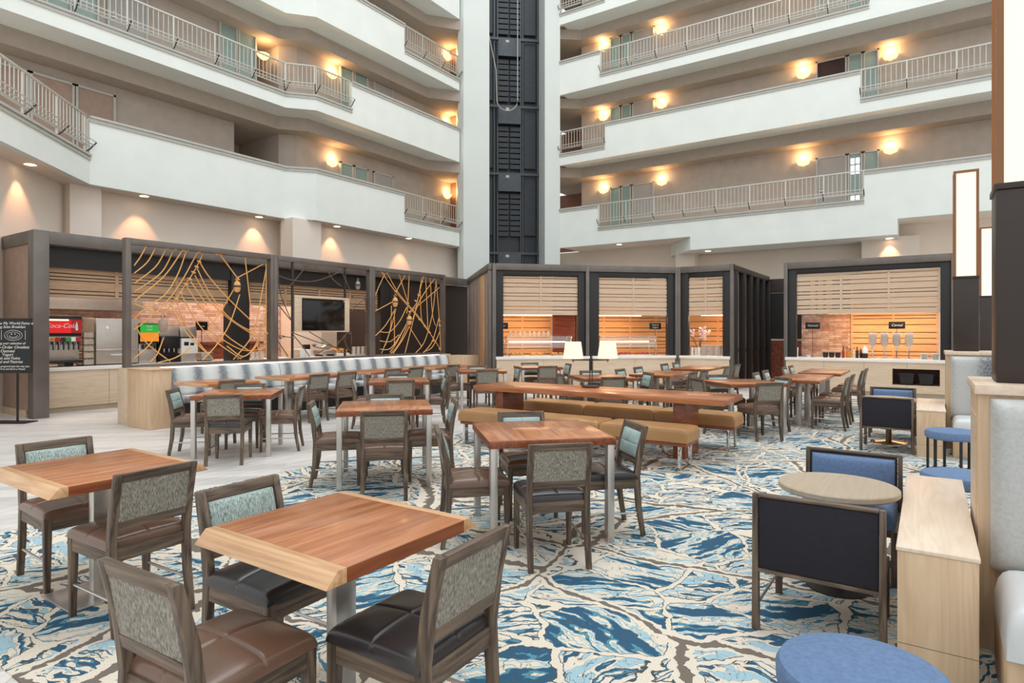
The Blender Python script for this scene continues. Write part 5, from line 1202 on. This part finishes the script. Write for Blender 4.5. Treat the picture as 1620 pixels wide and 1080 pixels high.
part('body', MB().box(0, w, 0, .3, .02, .2), 'stainless', t, .02); part('slot', MB().box(.05, w - .05, .1, .2, .2, .203), 'black_plastic', t); part('feet', MB().box(.02, w - .02, .05, .25, 0, .02), 'black_plastic', t)
solo('range_hood', MB().hexa([(4.6, 14.9, 2.0), (7.0, 14.9, 2.0), (7.0, 15.6, 2.0), (4.6, 15.6, 2.0)], [(4.6, 15.1, 2.9), (7.0, 15.1, 2.9), (7.0, 15.6, 2.9), (4.6, 15.6, 2.9)]), 'stainless', 'stainless hood on the stone wall above the soda machine', 'hood', bevel=.005)
# things seen through the middle rope screen
def kbox(px0, px1, z, label, mat, y=13.62, d=.3, nm_='storage_bin', cat='bin'): x0 = kx(px0, y); return solo(nm_, MB().box(0, kx(px1, y) - x0, 0, d, 0, z), mat, label, cat, (x0, y, .861), 0, 'white bins on the kitchen counter' if nm_ == 'storage_bin' else None, .01)
kbox(463, 474, .2, 'cream bin at the left of the three below the wall screen', 'oak_slat'); kbox(475, 483, .22, 'white bin, middle of the three below the wall screen', 'white_china'); kbox(484, 492, .2, 'white bin, right of the three below the wall screen', 'white_china')
kbox(482, 491, .32, 'dark red box standing behind the white bins', 'bottle_dark', 13.95, .1, 'menu_box', 'box')
t, w = kit('chafing_dish', 'open steel chafing dish with raised lid below the wall screen', 'chafing dish', 510, 532, 13.6)
part('pan', MB().box(0, w, 0, .4, .05, .16), 'stainless', t, .01); part('stand', MB().box(.02, .05, .05, .35, 0, .05).box(w - .05, w - .02, .05, .35, 0, .05), 'iron', t)
part('lid', MB().lathe([(.02, .0), (.22, .05), (.24, .12), (.22, .12), (.2, .06), (.02, .02)], 16, 0, 0, 0, PI), 'stainless', t, loc=(w / 2, .36, .2))
t, w = kit('bread_display', 'tray of golden pastries on the kitchen counter, right of the chafing dish', 'food tray', 533, 553, 13.6)
part('tray', MB().hexa([(0, 0, 0), (w, 0, 0), (w, .4, 0), (0, .4, 0)], [(0, 0, .06), (w, 0, .06), (w, .4, .16), (0, .4, .16)]), 'white_china', t, .005)
random.seed(9); mb = MB()
for i in range(26): mb.sphere((random.uniform(.05, w - .05), random.uniform(.03, .36), .12 + random.uniform(0, .06)), random.uniform(.03, .05), 5)
part('pastries', mb, 'food_orange', t, kind='stuff')
for i in range(4): stack(Vector((kx(558 + i * 7), 13.7)), 0, 0, 0, 8, .06, 'white cup in the %s of four stacks right of the pastry tray' % nm[i], 'stacked cups on the kitchen counter %d' % i, cat='cup', z=.861, st=.03, nm='cup')
for i in range(3): stack(Vector((kx(398 + i * 7), 13.7)), 0, 0, 0, 6, .06, 'white cup in the %s of three stacks behind the first rope screen' % nm[i], 'stacked cups behind the first rope screen %d' % i, cat='cup', z=.861, st=.03, nm='cup')
solo('back_shelf', MB().box(8.7, 10.2, 15.3, 15.6, 0, 1.2).box(8.6, 10.3, 15.25, 15.6, 1.2, 1.26), 'red_plank', 'reddish cabinet against the stone wall behind the first rope screen post', 'cabinet')
for (x, y, p) in ((5.6, 14.3, 30), (8.0, 14.4, 26), (10.5, 14.3, 30), (12.2, 14.4, 16)): area_light('kitchen_light', (x, y, 3.18), 1.3, p, (1.0, .80, .66), (math.radians(12), 0, 0), sy=.5)
area_light('orange_light', (9.3, 15.2, 2.9), .8, 12, (1.0, .45, .2), (0, 0, 0), sy=.3)
area_light('side_orange', (4.9, 15.3, 2.9), .6, 25, (1.0, .5, .2), (0, 0, 0), sy=.3)

# ============================================================ CHALK SIGN AT THE LEFT EDGE
t = thing('chalkboard_sign', 'black chalkboard breakfast sign on two thin legs at the left edge', 'sign', (3.81, 12.84, 0), math.atan2(CR[1], CR[0]))
part('board', MB().box(-.45, .45, -.012, .012, .84, 1.74), 'chalk_board', t, .003)
part('frame', MB().box(-.46, -.44, -.016, .016, .83, 1.75).box(.44, .46, -.016, .016, .83, 1.75).box(-.44, .44, -.016, .016, .83, .85).box(-.44, .44, -.016, .016, 1.73, 1.75), 'dark_bronze', t)
for x in (-.22, .22): part('leg', MB().box(x - .012, x + .012, -.012, .012, .02, .83), 'black_frame', t)
part('foot_bar', MB().box(-.45, .45, -.15, .15, 0, .018), 'black_frame', t)
for body, z, sz in (('Welcome to My World-Famous', 1.665, .066), ('Morning Suite Breakfast', 1.605, .062), ('Featuring your selection of', 1.33, .055), ('Made-to-Order Omelets', 1.265, .072), ('Oatmeal', 1.20, .068), ('Yogurt', 1.14, .068), ('Fruit and Fixins', 1.08, .068), ('Bread and Pastries', 1.02, .068), ('Food is being prepared just the way you', .945, .045), ('like it and it is served in a House', .90, .045)):
    text(body, sz, 'paper_white', t, (0.06, -.0135, z), (PI / 2, 0, 0), shear=.25)
pts = [(.15 * math.cos(a), -.014, 1.465 + .085 * math.sin(a)) for a in [2 * PI * i / 24 for i in range(25)]]
p2 = [(.11 * math.cos(a), -.014, 1.465 + .055 * math.sin(a)) for a in [2 * PI * i / 24 for i in range(25)]]
sm = [(.07 * math.cos(a), -.014, 1.465 + .035 * math.sin(a)) for a in [PI + PI * i / 10 for i in range(11)]]
mb = MB().tube([(x + .16, y, z) for x, y, z in pts], .003, 4).tube([(x + .16, y, z) for x, y, z in p2], .0025, 4).tube([(x + .16, y, z) for x, y, z in sm], .003, 4)
mb.sphere((.13, -.014, 1.485), .010, 5); mb.sphere((.19, -.014, 1.485), .010, 5); mb.tube([(.36, -.014, 1.39), (.36, -.014, 1.55)], .003, 4); mb.tube([(-.04, -.014, 1.39), (-.04, -.014, 1.55)], .003, 4)
part('plate_drawing', mb, 'paper_white', t)
